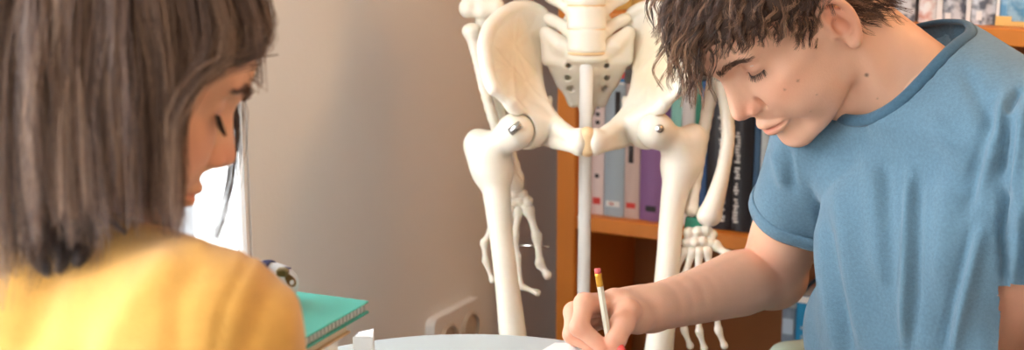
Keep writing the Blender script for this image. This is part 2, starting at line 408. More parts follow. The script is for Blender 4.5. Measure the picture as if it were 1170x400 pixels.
u0, u1 = span(758.6, 765); book(u0, u1, ZB, htop(762, 95), srgb(112, 74, 130), 'narrow dark violet book squeezed beside the mint one')
u0, u1 = span(765.6, 777); book(u0, u1, ZB, htop(770, 88), srgb(146, 208, 196), 'mint green book showing above the thigh bone')
u0, u1 = span(777.6, 792); book(u0, u1, ZB, htop(784, 90), srgb(228, 224, 222), 'pale grey-white book between the mint and the green ones')
u0, u1 = span(792.6, 799); book(u0, u1, ZB, htop(795, 94), srgb(52, 140, 116), 'slim teal green book behind the forearm bones')
u0, u1 = span(799.6, 807); book(u0, u1, ZB, htop(803, 92), srgb(58, 96, 150), 'slim dark blue book behind the forearm bones')
u0, u1 = span(808, 836); book(u0, u1, ZB, htop(820, 96), srgb(44, 42, 48), 'thick black volume with white lettering, left one of the two', marks=lettering(34, .06, .92, WHT, .42, .82, .35, 3))
u0, u1 = span(837, 860); book(u0, u1, ZB, htop(848, 94), srgb(34, 34, 40), 'thick black volume with white lettering, right one of the two', marks=lettering(30, .06, .7, WHT, .12, .4, .35, 9))
u0, u1 = span(861, 868); book(u0, u1, ZB, htop(865, 100), srgb(66, 104, 140), 'thin steel blue book right of the black volumes')
u0, u1 = span(868.6, 877); book(u0, u1, ZB, htop(872, 98), srgb(214, 226, 232), 'thin whitish book between two blue ones behind the blue sleeve')
u0, u1 = span(877.6, 888); book(u0, u1, ZB, htop(882, 100), srgb(96, 146, 182), 'light blue book half hidden by the blue sleeve')
u0, u1 = span(889, 912); book(u0, u1, ZB, .24, srgb(120, 130, 142), 'grey book hidden mostly behind the blue sleeve')
# lower shelf
ZB = Z_SH[1] + TK + .0005
u0, u1 = span(894, 909, 360); book(u0, u1, ZB, u_of(902, 352, .03)[1] - ZB, srgb(118, 134, 152), 'slate grey book on the low shelf under the elbow', marks=[(.1, .9, .80, .92, mat('print_pale', srgb(170, 188, 205), .6))])
u0, u1 = span(910, 926, 360); book(u0, u1, ZB, u_of(918, 338, .03)[1] - ZB, srgb(20, 136, 186), 'bright blue book on the low shelf under the elbow', marks=[(0, 1, .955, 1, WHT)] + lettering(8, .55, .8, mat('print_pale', srgb(170, 188, 205), .6), .35, .65, .3, 5))
u0, u1 = span(926.8, 956, 360); book(u0, u1, ZB, u_of(940, 342, .03)[1] - ZB, srgb(54, 50, 54), 'black and white book on the low shelf beside the blue shirt', marks=[(0, 1, .80, 1, WHT), (.35, .55, .55, .68, WHT)])
u0, u1 = span(956.8, 985, 360); book(u0, u1, ZB, .22, srgb(120, 72, 60), 'brown-red book on the low shelf behind the blue shirt')
# upper shelf
ZB = Z_SH[3] + TK + .0005
def cov(name, c1, c2, sc):
    m = mat(name, c1, .4); nt = m.node_tree; n = nt.nodes.new('ShaderNodeTexNoise'); n.inputs['Scale'].default_value = sc
    r = nt.nodes.new('ShaderNodeValToRGB'); r.color_ramp.elements[0].position = .42; r.color_ramp.elements[1].position = .58
    r.color_ramp.elements[0].color = (*c1, 1); r.color_ramp.elements[1].color = (*c2, 1)
    tc = nt.nodes.new('ShaderNodeTexCoord'); nt.links.new(tc.outputs['Object'], n.inputs['Vector']); nt.links.new(n.outputs[0], r.inputs[0])
    nt.links.new(r.outputs[0], nt.nodes['Principled BSDF'].inputs['Base Color']); return m
GREYC = cov('cover_photo_grey', srgb(205, 208, 212), srgb(92, 98, 108), 55)
PINKC = cov('cover_photo_pink', srgb(240, 236, 232), srgb(214, 160, 142), 45)
BLUEC = cov('cover_photo_blue', srgb(84, 146, 186), srgb(150, 190, 210), 50)
YEL = mat('print_yellow', srgb(230, 190, 110), .6)
def uspan(p0, p1): return u_of(p0, 10, .05)[0], u_of(p1, 10, .05)[0]
u0, u1 = uspan(1016, 1046); book(u0, u1, ZB, .21, srgb(150, 152, 156), 'grey photo-covered volume on the upper shelf, beside the dark gap', .05, cover=GREYC)
u0, u1 = uspan(1050, 1070); book(u0, u1, ZB, .23, srgb(236, 230, 226), 'white and pink volume on the upper shelf', .05, cover=PINKC)
u0, u1 = uspan(1071, 1104); book(u0, u1, ZB, .22, srgb(150, 152, 156), 'white-edged grey volume on the upper shelf, right of the pink one', .05, cover=GREYC, marks=[(0, .2, 0, 1, WHT), (.3, .5, .02, .07, WHT)])
u0, u1 = uspan(1105, 1138); book(u0, u1, ZB, .22, srgb(130, 132, 138), 'white-edged grey volume on the upper shelf, left of the sky-blue one', .05, cover=GREYC, marks=[(0, .15, 0, 1, WHT), (.35, .55, .03, .09, WHT)])
u0, u1 = uspan(1139, 1176); book(u0, u1, ZB, .23, srgb(110, 160, 196), 'sky-blue volume with a yellow foot on the upper shelf, at the right', .05, cover=BLUEC, marks=[(0, .5, 0, .06, YEL), (.5, 1, 0, .03, YEL), (0, .1, .06, 1, WHT)])
u0, u1 = uspan(690, 722); book(u0, u1, ZB, .22, srgb(214, 176, 84), 'ochre yellow volume on the upper shelf behind the spine of the skeleton', .05)
u0, u1 = uspan(723, 760); book(u0, u1, ZB, .21, srgb(200, 160, 80), 'tan yellow volume on the upper shelf behind the hip bone', .05)
u0, u1 = uspan(761, 800); book(u0, u1, ZB, .22, srgb(160, 150, 140), 'taupe volume on the upper shelf behind the dark curly hair', .05)
# ------------------------------------------------------------------ anatomical skeleton on its stand
m_bone = mat('bone_plastic', srgb(234, 225, 207), .42, .035, 14, .05, 90, sss=.12, tint=True)
m_disc = mat('disc_plastic', srgb(232, 198, 150), .5, .04, 20)
m_steel = mat('steel', srgb(190, 188, 184), .25, metal=1.0)
m_pole = mat('pole_enamel', srgb(236, 233, 226), .5)
ST = 1.75
sk = empty('skeleton_model', at(671, 160, ST) * np.array([1, 1, 0]), 'life-size cream anatomical skeleton hanging on a white pole beside the bookcase', 'skeleton')
def B(px, py, dz=0.0, mir=False): return at(1342 - px if mir else px, py, ST + dz * .001)
PXM = ST / FPX
def bone(name, pts_lo_hi, fn, h=.0017, smooth=1, material=None, parent=None, tint=None):
    P = np.array(pts_lo_hi); F = Field(P.min(0) - .03, P.max(0) + .03, h); fn(F)
    return sculpt(name, F, material or m_bone, parent or sk, smooth, tint or (lambda V: np.ones((len(V), 3))))
def long_bone(name, pts, rads, knobs=(), h=.0018, k=.008, parent=None, material=None):
    """shaft through points with knob ellipsoids at the joints"""
    def fn(F):
        F.chain(pts, rads, k=.003, sub=4)
        for c, r in knobs: F.ell(c, r, k=k)
    al = list(pts) + [V3(c) + np.max(r) for c, r in knobs] + [V3(c) - np.max(r) for c, r in knobs]
    return bone(name, al, fn, h, parent=parent, material=material)

def hip(mir):
    g = lambda *a: B(*a, mir=mir)
    cr = [g(626, 27, 50), g(620, 15, 46), g(606, 8, 36), g(589, 8, 18), g(572, 17, -4), g(559, 31, -24), g(553, 49, -42), g(554, 69, -56), g(558, 89, -66), g(564, 102, -72)]
    rc = [.006, .0065, .007, .007, .0075, .0078, .0078, .0078, .0075, .007]
    br = [g(613, 52, 52), g(611, 75, 46), g(612, 93, 32), g(616, 111, 14), g(623, 128, -8), g(635, 143, -30), g(650, 154, -52), g(661, 162, -68)]
    rb = [.008, .009, .009, .009, .0095, .0100, .0100, .0110]
    f1, f2, f3, f4 = g(603, 38, 38), g(585, 55, 16), g(584, 82, -8), g(600, 100, 6)
    aiis, ac = g(584, 119, -62), g(604, 136, -34)
    rf = .0035
    tris = [(0, 1, 'a'), (1, 2, 'a'), (2, 3, 'a'), (3, 4, 'b'), (4, 5, 'b'), (5, 6, 'b'), (6, 7, 'c'), (7, 8, 'c'), (8, 9, 'c')]
    def fn(F):
        cc = {'a': f1, 'b': f2, 'c': f3}
        for i, j, c in tris: F.tri(cr[i], cr[j], cc[c], rc[i] * .8, rc[j] * .8, rf, k=.003)
        for T, R in (((cr[0], br[0], f1), (.006, .008, rf)), ((cr[3], f1, f2), (.0055, rf, rf)), ((cr[6], f2, f3), (.0055, rf, rf)), ((br[0], br[1], f1), (.008, .009, rf)), ((br[1], f1, f2), (.009, rf, rf)), ((br[1], br[2], f2), (.009, .009, rf)), ((br[2], f2, f4), (.009, rf, .005)), ((f2, f3, f4), (rf, rf, .005)), ((br[2], br[3], f4), (.009, .009, .005)), ((br[3], br[4], f4), (.009, .0095, .005)),
                     ((cr[9], f3, aiis), (.007, rf, .007)), ((f3, f4, aiis), (rf, .005, .007)), ((f4, aiis, ac), (.005, .007, .012)), ((f4, br[4], ac), (.005, .0095, .012)), ((br[4], br[5], ac), (.0095, .010, .013)), ((cr[9], cr[8], f3), (.007, .007, rf))):
            F.tri(*T, *R, k=.004)
        F.chain(cr, rc, k=.004, sub=4); F.chain(br, rb, k=.004, sub=4)
        F.cone(aiis, g(590, 128, -56), .007, .009, k=.008)
        # acetabulum wall and socket
        F.ell(g(603, 146, -26), (.027, .026, .029), k=.010)
        F.ell(g(588, 150, -44), .0262, k=.004, op='sub')
        # inferior ramus and ischium behind
        isc = [g(606, 154, -8), g(611, 157, 12), g(622, 158, 2), g(636, 163, -28), g(650, 166, -52), g(661, 167, -64)]
        F.chain(isc, [.014, .012, .009, .0075, .0075, .009], k=.006, sub=4)
        F.chain([g(612, 150, 6), g(622, 128, 22), g(628, 112, 40)], [.012, .008, .004], k=.008, sub=3)
        F.ell(g(662, 162, -68), (.010, .012, .018), k=.008)
        F.tri(br[4], br[5], isc[2], .008, .008, .006, k=.006); F.tri(br[5], isc[2], isc[3], .008, .006, .006, k=.006); F.tri(br[5], br[6], isc[3], .008, .008, .006, k=.006)
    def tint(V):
        # warmer tan tint in the hollow of the wing, fading towards the crest
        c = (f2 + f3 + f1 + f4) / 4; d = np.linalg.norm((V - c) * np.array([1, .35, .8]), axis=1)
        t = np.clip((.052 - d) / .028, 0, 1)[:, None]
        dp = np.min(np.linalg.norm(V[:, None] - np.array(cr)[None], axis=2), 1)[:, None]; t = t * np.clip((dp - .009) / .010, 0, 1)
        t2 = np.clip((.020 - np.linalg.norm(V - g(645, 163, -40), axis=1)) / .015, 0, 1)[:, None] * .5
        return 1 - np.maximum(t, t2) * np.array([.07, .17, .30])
    al = cr + br + [aiis, ac, g(612, 178, 14), g(600, 172, -8)]
    return bone('hip_bone', al, fn, .0019, 2, tint=tint)
hip(False); hip(True)
# symphysis cartilage
bone('pubic_disc', [B(671, 150, -70), B(671, 174, -62)], lambda F: F.cone(B(671, 155, -70), B(671, 169, -66), .0118, .0118, k=0), .0016, material=m_disc)
# sacrum and coccyx with its rows of openings
def sacrum(F):
    top = B(671, 66, 16)
    F.ell(top, (.027, .020, .010), k=.006)
    for m_ in (False, True):
        g = lambda *a: B(*a, mir=m_)
        F.tri(g(671, 70, 20), g(640, 52, 22), g(624, 38, 34), .012, .011, .008, k=.006)
        F.tri(g(671, 72, 22), g(624, 38, 34), g(626, 68, 38), .013, .008, .009, k=.006)
        F.tri(g(671, 74, 26), g(634, 78, 44), g(641, 94, 58), .013, .008, .007, k=.006)
        F.tri(g(671, 74, 26), g(644, 95, 58), g(671, 112, 66), .012, .008, .010, k=.006)
        F.tri(g(671, 112, 66), g(645, 95, 58), g(654, 116, 68), .010, .007, .007, k=.005)
        F.chain([g(638, 86, 54), g(645, 97, 58), g(651, 108, 64), g(655, 118, 68)], [.006, .007, .005, .006], k=.004, sub=3)
    F.chain([B(671, 100, 60), B(671, 120, 68), B(670, 132, 62), B(667, 141, 52)], [.013, .011, .008, .004], k=.006, sub=4)
    for px_, py_, dz in ((650, 74, 30), (649, 88, 44), (652, 101, 52)):
        for m_ in (False, True): F.ell(B(px_, py_, dz, m_), (.0045, .014, .0042), k=.003, op='sub')
bone('sacrum', [B(618, 30, 40), B(724, 30, 40), B(671, 60, 0), B(671, 145, 80)], sacrum, .0016, 2)
def vertebra(cy):
    def fn(F):
        for dy, r in ((-10, .0265), (-5, .0245), (0, .0235), (5, .0245), (10, .0265)):
            F.ell(B(670, cy + dy, 14), (r, r * .78, .0085), k=.006)
        F.cone(B(670, cy - 6, 14), B(670, cy + 6, 14), .0225, .0225, k=.006, flat=((0, 1, 0), .78))
        for m_ in (False, True):
            g = lambda *a: B(*a, mir=m_)
            F.chain([g(655, cy - 6, 26), g(643, cy - 16, 34), g(632, cy - 22, 38), g(627, cy - 25, 38)], [.009, .0075, .0075, .0065], k=.006, sub=3)
            F.chain([g(660, cy - 4, 34), g(650, cy + 6, 46), g(648, cy + 16, 46)], [.009, .009, .008], k=.006, sub=3)
            F.ell(g(649, cy - 14, 44), (.009, .008, .011), k=.006)
        F.chain([B(671, cy, 44), B(671, cy + 6, 62), B(671, cy + 12, 78)], [.008, .006, .006], k=.008, sub=3)
    return bone('vertebra', [B(624, cy - 32, 0), B(718, cy + 20, 80)], fn, .002, 2)
for cy in (46, 20, -8, -36, -64, -92): vertebra(cy)
for cy in (60.5, 33, 6, -22, -50, -78):
    bone('intervertebral_disc', [B(645, cy, 0), B(697, cy, 40)], lambda F: F.ell(B(670, cy, 14), (.0262, .0205, .0042), k=0), .0014, material=m_disc)
# support pole, its foot and cap
F0 = B(670, 66, 10); foot = np.array([F0[0], F0[1], 0])
MB().tube([foot + ZZ * .05, F0], .0087, 20).build('support_pole', m_pole, sk, True)
for k in range(5):
    a = 2 * math.pi * k / 5 + .3; d = np.array([math.cos(a), math.sin(a), 0])
    MB().tube([foot + ZZ * .055, foot + d * .14 + ZZ * .05, foot + d * .24 + ZZ * .03], [.014, .012, .010], 10).build('stand_leg', m_pole, sk, True)
    MB().tube([foot + d * .24 + np.cross(d, ZZ) * -.01 + ZZ * .02, foot + d * .24 + np.cross(d, ZZ) * .01 + ZZ * .02], .02, 14).build('castor', mat('castor_rubber', srgb(50, 50, 52), .6), sk, True)
# thigh bones
def femur(hd, tr, sh, pin):
    """hd head centre, tr trochanter (px,py,dz), sh shaft list (px,py,dz,r px)"""
    H = B(*hd); T = B(*tr); pts = [B(*p[:3]) for p in sh]; rr = [p[3] * PXM for p in sh]
    def fn(F):
        F.ell(H, .0238, k=.004)
        F.chain(pts, rr, k=.004, sub=5)
        nk = H + (T - H) * .62 + np.array([0, 0, -.012])
        F.cone(H, nk, .0165, .019, k=.012)
        F.cone(nk, pts[0], .019, rr[0], k=.016)
        F.ell(T, (.0165, .020, .021), k=.012); F.cone(T, pts[0] + np.array([0, 0, -.01]), .015, rr[0] * .9, k=.014)
    al = pts[:] + [H + .03, H - .03, T + .03, T - .03]
    o = bone('femur', al, fn, .002, 2)
    a, b = V3(B(*pin[0])), V3(B(*pin[1]))
    MB().tube([a, b], .0054, 14).build('hip_screw', m_steel, o, True)
    return o
def knee(px, py, dz, lean):
    K = B(px, py, dz); A = K * np.array([1, 1, 0]) + np.array([lean, 0, .10])
    kn = [(K + np.array([-.022, 0, 0]), (.022, .03, .022)), (K + np.array([.022, 0, 0]), (.022, .03, .022))]
    long_bone('tibia', [K + np.array([0, 0, -.045]), K + np.array([0, 0, -.09]), (K + A) / 2, A], [.028, .017, .013, .015], [(K + np.array([0, 0, -.05]), (.038, .026, .016)), (A, (.02, .022, .02))], .003)
    long_bone('femur_condyle', [K + ZZ * .05, K + ZZ * .01], [.014, .018], kn, .003)
    Fo = A * np.array([1, 1, 0])
    long_bone('foot_bones', [Fo + np.array([0, .05, .03]), Fo + np.array([0, 0, .06]), Fo + np.array([0, -.08, .035]), Fo + np.array([0, -.17, .014])], [.02, .024, .022, .012], [(Fo + np.array([0, .055, .03]), (.02, .025, .028)), (Fo + np.array([0, -.17, .012]), (.035, .03, .010))], .003)
femur((589, 150, -44), (546, 166, -14), [(562, 188, -14, 21), (566, 205, -18, 16), (569, 235, -22, 14), (573, 272, -26, 12.5), (580, 330, -26, 13), (587, 390, -24, 15), (595, 450, -20, 18), (599, 485, -18, 26)], ((583, 151, -67), (595, 142, -71)))
femur((749, 149, -44), (792, 160, -14), [(779, 184, -14, 20), (774, 205, -18, 15.5), (768, 240, -22, 13), (764, 290, -26, 12.5), (760, 340, -26, 13.5), (754, 390, -24, 15), (748, 450, -20, 18), (745, 485, -18, 26)], ((752, 148, -58), (754, 147, -71)))
knee(599, 500, -18, 0.0); knee(745, 500, -18, 0.0)
# left-of-picture arm
long_bone('humerus', [B(552, -150, 40), B(552, -60, 36), B(551, -20, 34), B(551, 0, 32)], [.014, .012, .013, .017], [(B(535, 9, 28), (.013, .015, .014)), (B(552, 12, 26), (.014, .014, .013)), (B(567, 10, 28), (.013, .015, .014))])
long_bone('radius', [B(539, 36, 26), B(541, 48, 26), B(546, 70, 26), B(556, 112, 28), B(571, 160, 34), B(585, 205, 42)], [.010, .0072, .0068, .0068, .007, .010], [(B(539, 35, 26), (.0125, .012, .008)), (B(588, 212, 44), (.013, .011, .012))])
long_bone('ulna', [B(556, 22, 38), B(553, 34, 36), B(562, 80, 44), B(576, 140, 50), B(592, 200, 50)], [.013, .0095, .0075, .006, .006], [(B(555, 20, 44), (.013, .014, .016)), (B(593, 206, 50), (.008, .008, .008))])
def carpals(pts):
    def fn(F):
        for i, (p, r) in enumerate(pts): F.ell(B(*p), np.array(r) * .001, k=.0025)
    return bone('carpal_bones', [B(p[0] - 12, p[1] - 12, p[2] - 12) for p, r in pts] + [B(p[0] + 12, p[1] + 12, p[2] + 12) for p, r in pts], fn, .0014)
carpals([((588, 220, 44), (8, 8, 8)), ((597, 222, 46), (8, 8, 7)), ((604, 230, 44), (7, 7, 7)), ((594, 231, 46), (8, 7, 7)), ((586, 231, 48), (7, 7, 7)), ((601, 237, 44), (7, 7, 6))])
def digit(pts, r0=5.0, first=True):
    """a chain of finger bones: each point pair is one bone with knuckle ends"""
    for i in range(len(pts) - 1):
        a, b = B(*pts[i]), B(*pts[i + 1]); d = b - a; r = r0 * .001 * (1 - .13 * i)
        a = a + d * .03; b = b - d * .03
        long_bone('metacarpal' if (i == 0 and first) else 'phalanx', [a, a + d * .2, a + d * .5, b - d * .15, b], [r * 1.05, r * .72, r * .6, r * .7, r * .95], [(a, (r * 1.25,) * 3), (b, (r * 1.1,) * 3)], .0012, .003)
digit([(604, 240, 42), (614, 272, 40), (617, 302, 38), (626, 315, 34)], 6.5)
digit([(593, 240, 46), (588, 270, 46), (591, 296, 46), (595, 327, 42), (615, 335, 36)], 5.6)
digit([(585, 238, 48), (562, 262, 50), (553, 278, 50), (555, 299, 50), (563, 321, 48)], 5.2)
digit([(588, 240, 52), (574, 268, 56), (566, 292, 56), (570, 316, 54)], 5.2)
MB().tube([B(592, 280, 46), B(627, 282, 38)], .0016, 8).build('wire_pin', m_steel, sk, True)
# right-of-picture arm, hanging in front of the books
long_bone('ulna', [B(826, 40, -6), B(818, 82, -8), B(808, 130, -10), B(799, 185, -14), B(791, 236, -18)], [.011, .0095, .0082, .007, .0065], [(B(790, 240, -18), (.009, .009, .010))])
long_bone('radius', [B(826, 45, -22), B(823, 85, -22), B(829, 120, -22), B(832, 155, -24), B(826, 195, -26), B(817, 228, -28), B(811, 244, -28)], [.010, .0085, .0082, .0085, .009, .012, .014], [(B(810, 248, -28), (.0155, .012, .012))])
long_bone('humerus', [B(826, 22, 0), B(826, -10, 4), B(828, -60, 10), B(830, -150, 14)], [.018, .013, .012, .014], [(B(812, 24, -4), (.013, .015, .014)), (B(840, 24, -4), (.013, .015, .014))])
bone('wrist_ligament', [B(782, 246, -20), B(806, 262, -20)], lambda F: (F.tri(B(786, 250, -20), B(784, 260, -20), B(802, 259, -22), .003, k=0), F.tri(B(786, 250, -20), B(797, 252, -22), B(802, 259, -22), .003, k=.002)), .0014, material=mat('teal_rubber', srgb(40, 130, 104), .5))
carpals([((787, 266, -24), (8, 8, 8)), ((797, 265, -26), (8, 8, 8)), ((807, 263, -26), (8, 8, 8)), ((814, 268, -24), (7, 7, 7)), ((785, 277, -24), (8, 7, 7)), ((794, 277, -28), (7, 7, 7)), ((803, 276, -28), (7, 7, 7)), ((812, 278, -26), (8, 8, 7))])
digit([(783, 286, -24), (770, 312, -26), (764, 340, -24), (762, 362, -20), (764, 380, -18)], 5.4)
digit([(791, 286, -26), (782, 318, -30), (780, 350, -28), (782, 378, -24), (789, 396, -22)], 5.6)
digit([(799, 286, -28), (797, 320, -32), (797, 352, -30), (799, 380, -26), (805, 399, -24)], 5.8)
digit([(807, 286, -28), (814, 316, -30), (818, 350, -28), (821, 378, -26), (828, 396, -24)], 5.8)
digit([(817, 280, -26), (832, 292, -34), (842, 316, -38), (848, 336, -38)], 6.0)
# ------------------------------------------------------------------ people: shared head sculpt (head-local mm: x forward, y left, z up, origin between the ears)
def rot_ypr(y, p, q):
    y, p, q = map(math.radians, (y, p, q))
    Rz = np.array([[math.cos(y), -math.sin(y), 0], [math.sin(y), math.cos(y), 0], [0, 0, 1]])
    Ry = np.array([[math.cos(p), 0, math.sin(p)], [0, 1, 0], [-math.sin(p), 0, math.cos(p)]])
    Rx = np.array([[1, 0, 0], [0, math.cos(q), -math.sin(q)], [0, math.sin(q), math.cos(q)]])
    return Rz @ Ry @ Rx
def pose(pos, ypr, sc=1.0):
    M = np.eye(4); M[:3, :3] = rot_ypr(*ypr) * sc; M[:3, 3] = pos; return M
def xf(M, p): return np.asarray(p, float) @ M[:3, :3].T + M[:3, 3]
def inv(M, p): return (np.asarray(p, float) - M[:3, 3]) @ np.linalg.inv(M[:3, :3]).T
def mm(*p): return np.array(p, float) * .001
def sculpt_head(F, fem=False):
    E = lambda c, r, k=6, op='add', R=None: F.ell(mm(*c), mm(*r) if not np.isscalar(r) else r * .001, R, k * .001, op)
    def C(a, b, ra, rb, k=6, op='add', flat=None): F.cone(mm(*a), mm(*b), ra * .001, rb * .001, k * .001, op, flat)
    def CH(pts, rads, k=4, op='add', sub=4): F.chain([mm(*p) for p in pts], np.array(rads) * .001, k * .001, sub, op)
    E((-8, 0, 56), (95, 73, 76)); E((-30, 0, 30), (68, 66, 60), 20)
    E((32, 0, 52), (60, 59, 48), 18)                                     # forehead
    E((40, 0, 2), (50, 54, 50), 16)                                      # mid face
    E((40, 0, -38), (42, 43, 36), 16)
    jw = .93 if fem else 1.0
    for s in (1, -1):
        E((50, s * 43, 0), (24, 18, 15), 16)                             # cheekbone
        C((30, s * 58, 6), (-2, s * 67, 6), 8, 6, 14)                    # zygomatic arch
        E((64, s * 28, -16), (24, 20, 22), 18)                           # front of cheek
        C((4, s * 58 * jw, -2), (12, s * 49 * jw, -50), 13, 12, 16)      # ramus
        CH([(12, s * 49 * jw, -51), (36, s * 42 * jw, -64), (60, s * 29 * jw, -74), (78, s * 10, -79)], [12, 12, 12, 12], 16)
        C((86, s * 9, 42), (72, s * 42, 44), 8 if not fem else 6, 7, 12)  # brow ridge
    for s in (1, -1): E((50, s * 33, -30), (25, 20, 26), 20); E((32, s * 44, -24), (28, 15, 28), 22)   ; E((48, s * 37, -42), (27, 18, 25), 20)   # fleshy cheek
    E((66, 0, -33), (31, 28, 27), 14)                                    # upper jaw
    E((82, 0, -80), (14, 17, 13), 12)                                # chin
    E((78, 0, -62), (15, 20, 14), 12)
    for s in (1, -1):
        E((90, s * 33, 29), (16, 17, 11), 12, 'sub')                     # eye socket
        E((66, s * 31.5, 27.5), (13.6, 15.5, 13.4), 5)                     # lids over the eyeball
        CH([(72, s * 16, 36), (80.5, s * 29, 35.5), (74, s * 46, 31)], [1.1, 1.1, 1.1], 2.5, 'sub')      # lid crease
        CH([(73, s * 18, 23.5), (80.6, s * 30, 21), (73, s * 46, 22)], [1.1, 1.5, 1.2], 1.5, 'sub')    # lid slit, cast down
    nb = 0 if not fem else -1.5
    CH([(86, 0, 31), (90 + nb, 0, 21), (97 + nb, 0, 9), (104 + nb, 0, -2)], [7, 6, 6.2, 7.4], 8)
    for s in (1, -1): C((87, s * 6, 14), (93, s * 8, -6), 6.5, 7, 10)
    E((107 + nb, 0, -8), (9.4, 8.8, 8.6), 5)
    for s in (1, -1):
        E((97, s * 11, -13.5), (9.2, 6.2, 7.4), 4); E((102, s * 6.2, -19.5), (5.5, 3.0, 4.2), 2, 'sub')
        CH([(90, s * 18.5, -6), (88, s * 20, -13), (90, s * 19, -20)], [1.0, 1.2, .9], 5, 'sub', 3)
    C((106 + nb, 0, -15), (97, 0, -23), 4.4, 4.5, 4)
    up = [(86, 21, -46), (93, 12, -42.5), (98, 4, -40.5), (98, -4, -40.5), (93, -12, -42.5), (86, -21, -46)]
    lo = [(86, 20, -47.5), (93, 10, -51), (96.5, 0, -52), (93, -10, -51), (86, -20, -47.5)]
    CH(up, [2.0, 3.4, 4.2, 4.2, 3.4, 2.0], 5); CH(lo, [2.2, 4.8, 5.6, 4.8, 2.2], 4)
    CH([(88, 22, -46.8), (96, 12, -46.5), (102, 0, -46), (96, -12, -46.5), (88, -22, -46.8)], [1.5, 1.1, .9, 1.1, 1.5], 2, 'sub')
    E((106, 0, -31), (4, 3, 8), 6, 'sub'); E((103, 0, -65), (6, 16, 5), 9, 'sub')
    for s in (1, -1):                                                    # ears
        def ear(e, u, o): return (-2 + e * .70, s * (71 + o - e * .30), -6 + u)
        E(ear(-8, 2, 1), (13, 4.5, 28), 5, R=np.array([[math.cos(.34), s * math.sin(.34), 0], [-s * math.sin(.34), math.cos(.34), 0], [0, 0, 1]]))
        hx = [(7, 4, 4), (8, 18, 4), (2, 29, 5), (-11, 33, 7), (-22, 25, 8), (-25, 8, 8), (-21, -8, 7), (-13, -20, 6), (-5, -27, 4)]
        CH([ear(*p) for p in hx], [3, 3.4, 3.4, 3.4, 3.6, 3.6, 3.6, 3.8, 5], 3)
        CH([ear(*p) for p in ((-8, 22, 4), (-15, 10, 5.5), (-15, -3, 5.5), (-8, -13, 4))], [2.5, 3.4, 3.4, 2.8], 3)
        E(ear(-4, -24, 3), (8, 4.6, 9), 4); E(ear(8, -3, 3), (4.5, 4.5, 6), 3)
        E(ear(-3, 0, 7), (6.8, 9, 11.5), 2.5, 'sub'); E(ear(-4, 16, 7), (4.5, 4, 6), 3, 'sub')
def head_tint(V, extra=None, lip=(.84, .52, .54)):
    """skin colouring that belongs to the face: lips, ruddier nose, ears and cheeks"""
    v = V * 1000; T = np.ones((len(V), 3))
    def blob(c, r, col, p=1.0):
        d = np.sqrt((((v - np.array(c)) / np.array(r)) ** 2).sum(1)); t = np.clip(1.5 - d, 0, 1)[:, None] * p
        T[:] = T * (1 - t) + T * np.array(col) * t
    blob((96, 0, -46.5), (14, 16, 6.2), lip, .9)
    for s in (1, -1):
        blob((68, s * 44, -8), (26, 20, 18), (1.0, .86, .84), .8); blob((100, s * 8, -9), (16, 10, 10), (1.0, .80, .78), .8)
        blob((-12, s * 80, 2), (18, 14, 32), (1.0, .76, .70), .8); blob((78, s * 32, 23), (8, 16, 7), (.86, .74, .72), .7)
    if extra: extra(V, T)
    return T
def grow_hair(rng, M, roots, normals, flow, length, curl, wave, g_loc, push, nclump, per, seg, spread, rad, cols, lift=.5, gw=.10, fw=.22, tipk=.55):
    """clumped strands grown from the scalp in head-local metres, combed along flow, pulled by gravity and kept off the skull"""
    P = np.zeros((nclump, seg, 3)); d = normals * lift + flow * (1 - lift); p = roots.copy()
    a = np.cross(normals, flow); b = normals
    ph = rng.uniform(0, 6.28, nclump); om = wave * rng.uniform(.7, 1.4, nclump); am = curl * rng.uniform(.4, 1.5, nclump)
    st = (length / (seg - 1))[:, None]
    for i in range(seg):
        P[:, i] = p
        d = d + fw * flow + gw * g_loc + (am * np.cos(om * i + ph))[:, None] * a + (am * np.sin(om * i + ph))[:, None] * b
        d /= np.linalg.norm(d, axis=1, keepdims=True); p = push(p + d * st, i / seg)
    off = rng.normal(size=(nclump, per, 3)); off /= np.linalg.norm(off, axis=2, keepdims=True); off *= (rng.uniform(0, 1, (nclump, per, 1)) ** .5) * spread
    s = np.linspace(0, 1, seg)[None, None, :, None]
    jit = rng.normal(size=(nclump, per, 1, 3)) * spread * .35 * np.sin(s * (3 + 3 * rng.uniform(size=(nclump, per, 1, 1))) + rng.uniform(0, 6, (nclump, per, 1, 1)))
    S = P[:, None] + off[:, :, None] * (1 - tipk * s) + jit * s
    S = S.reshape(-1, seg, 3)
    # uneven strand lengths
    R = (rad * np.linspace(1, .25, seg))[None] * rng.uniform(.7, 1.3, (len(S), 1))
    c = cols[rng.integers(0, len(cols), nclump)][:, None] * rng.uniform(.7, 1.35, (nclump, per, 1))
    return S, R, np.clip(c.reshape(-1, 3), 0, 4)

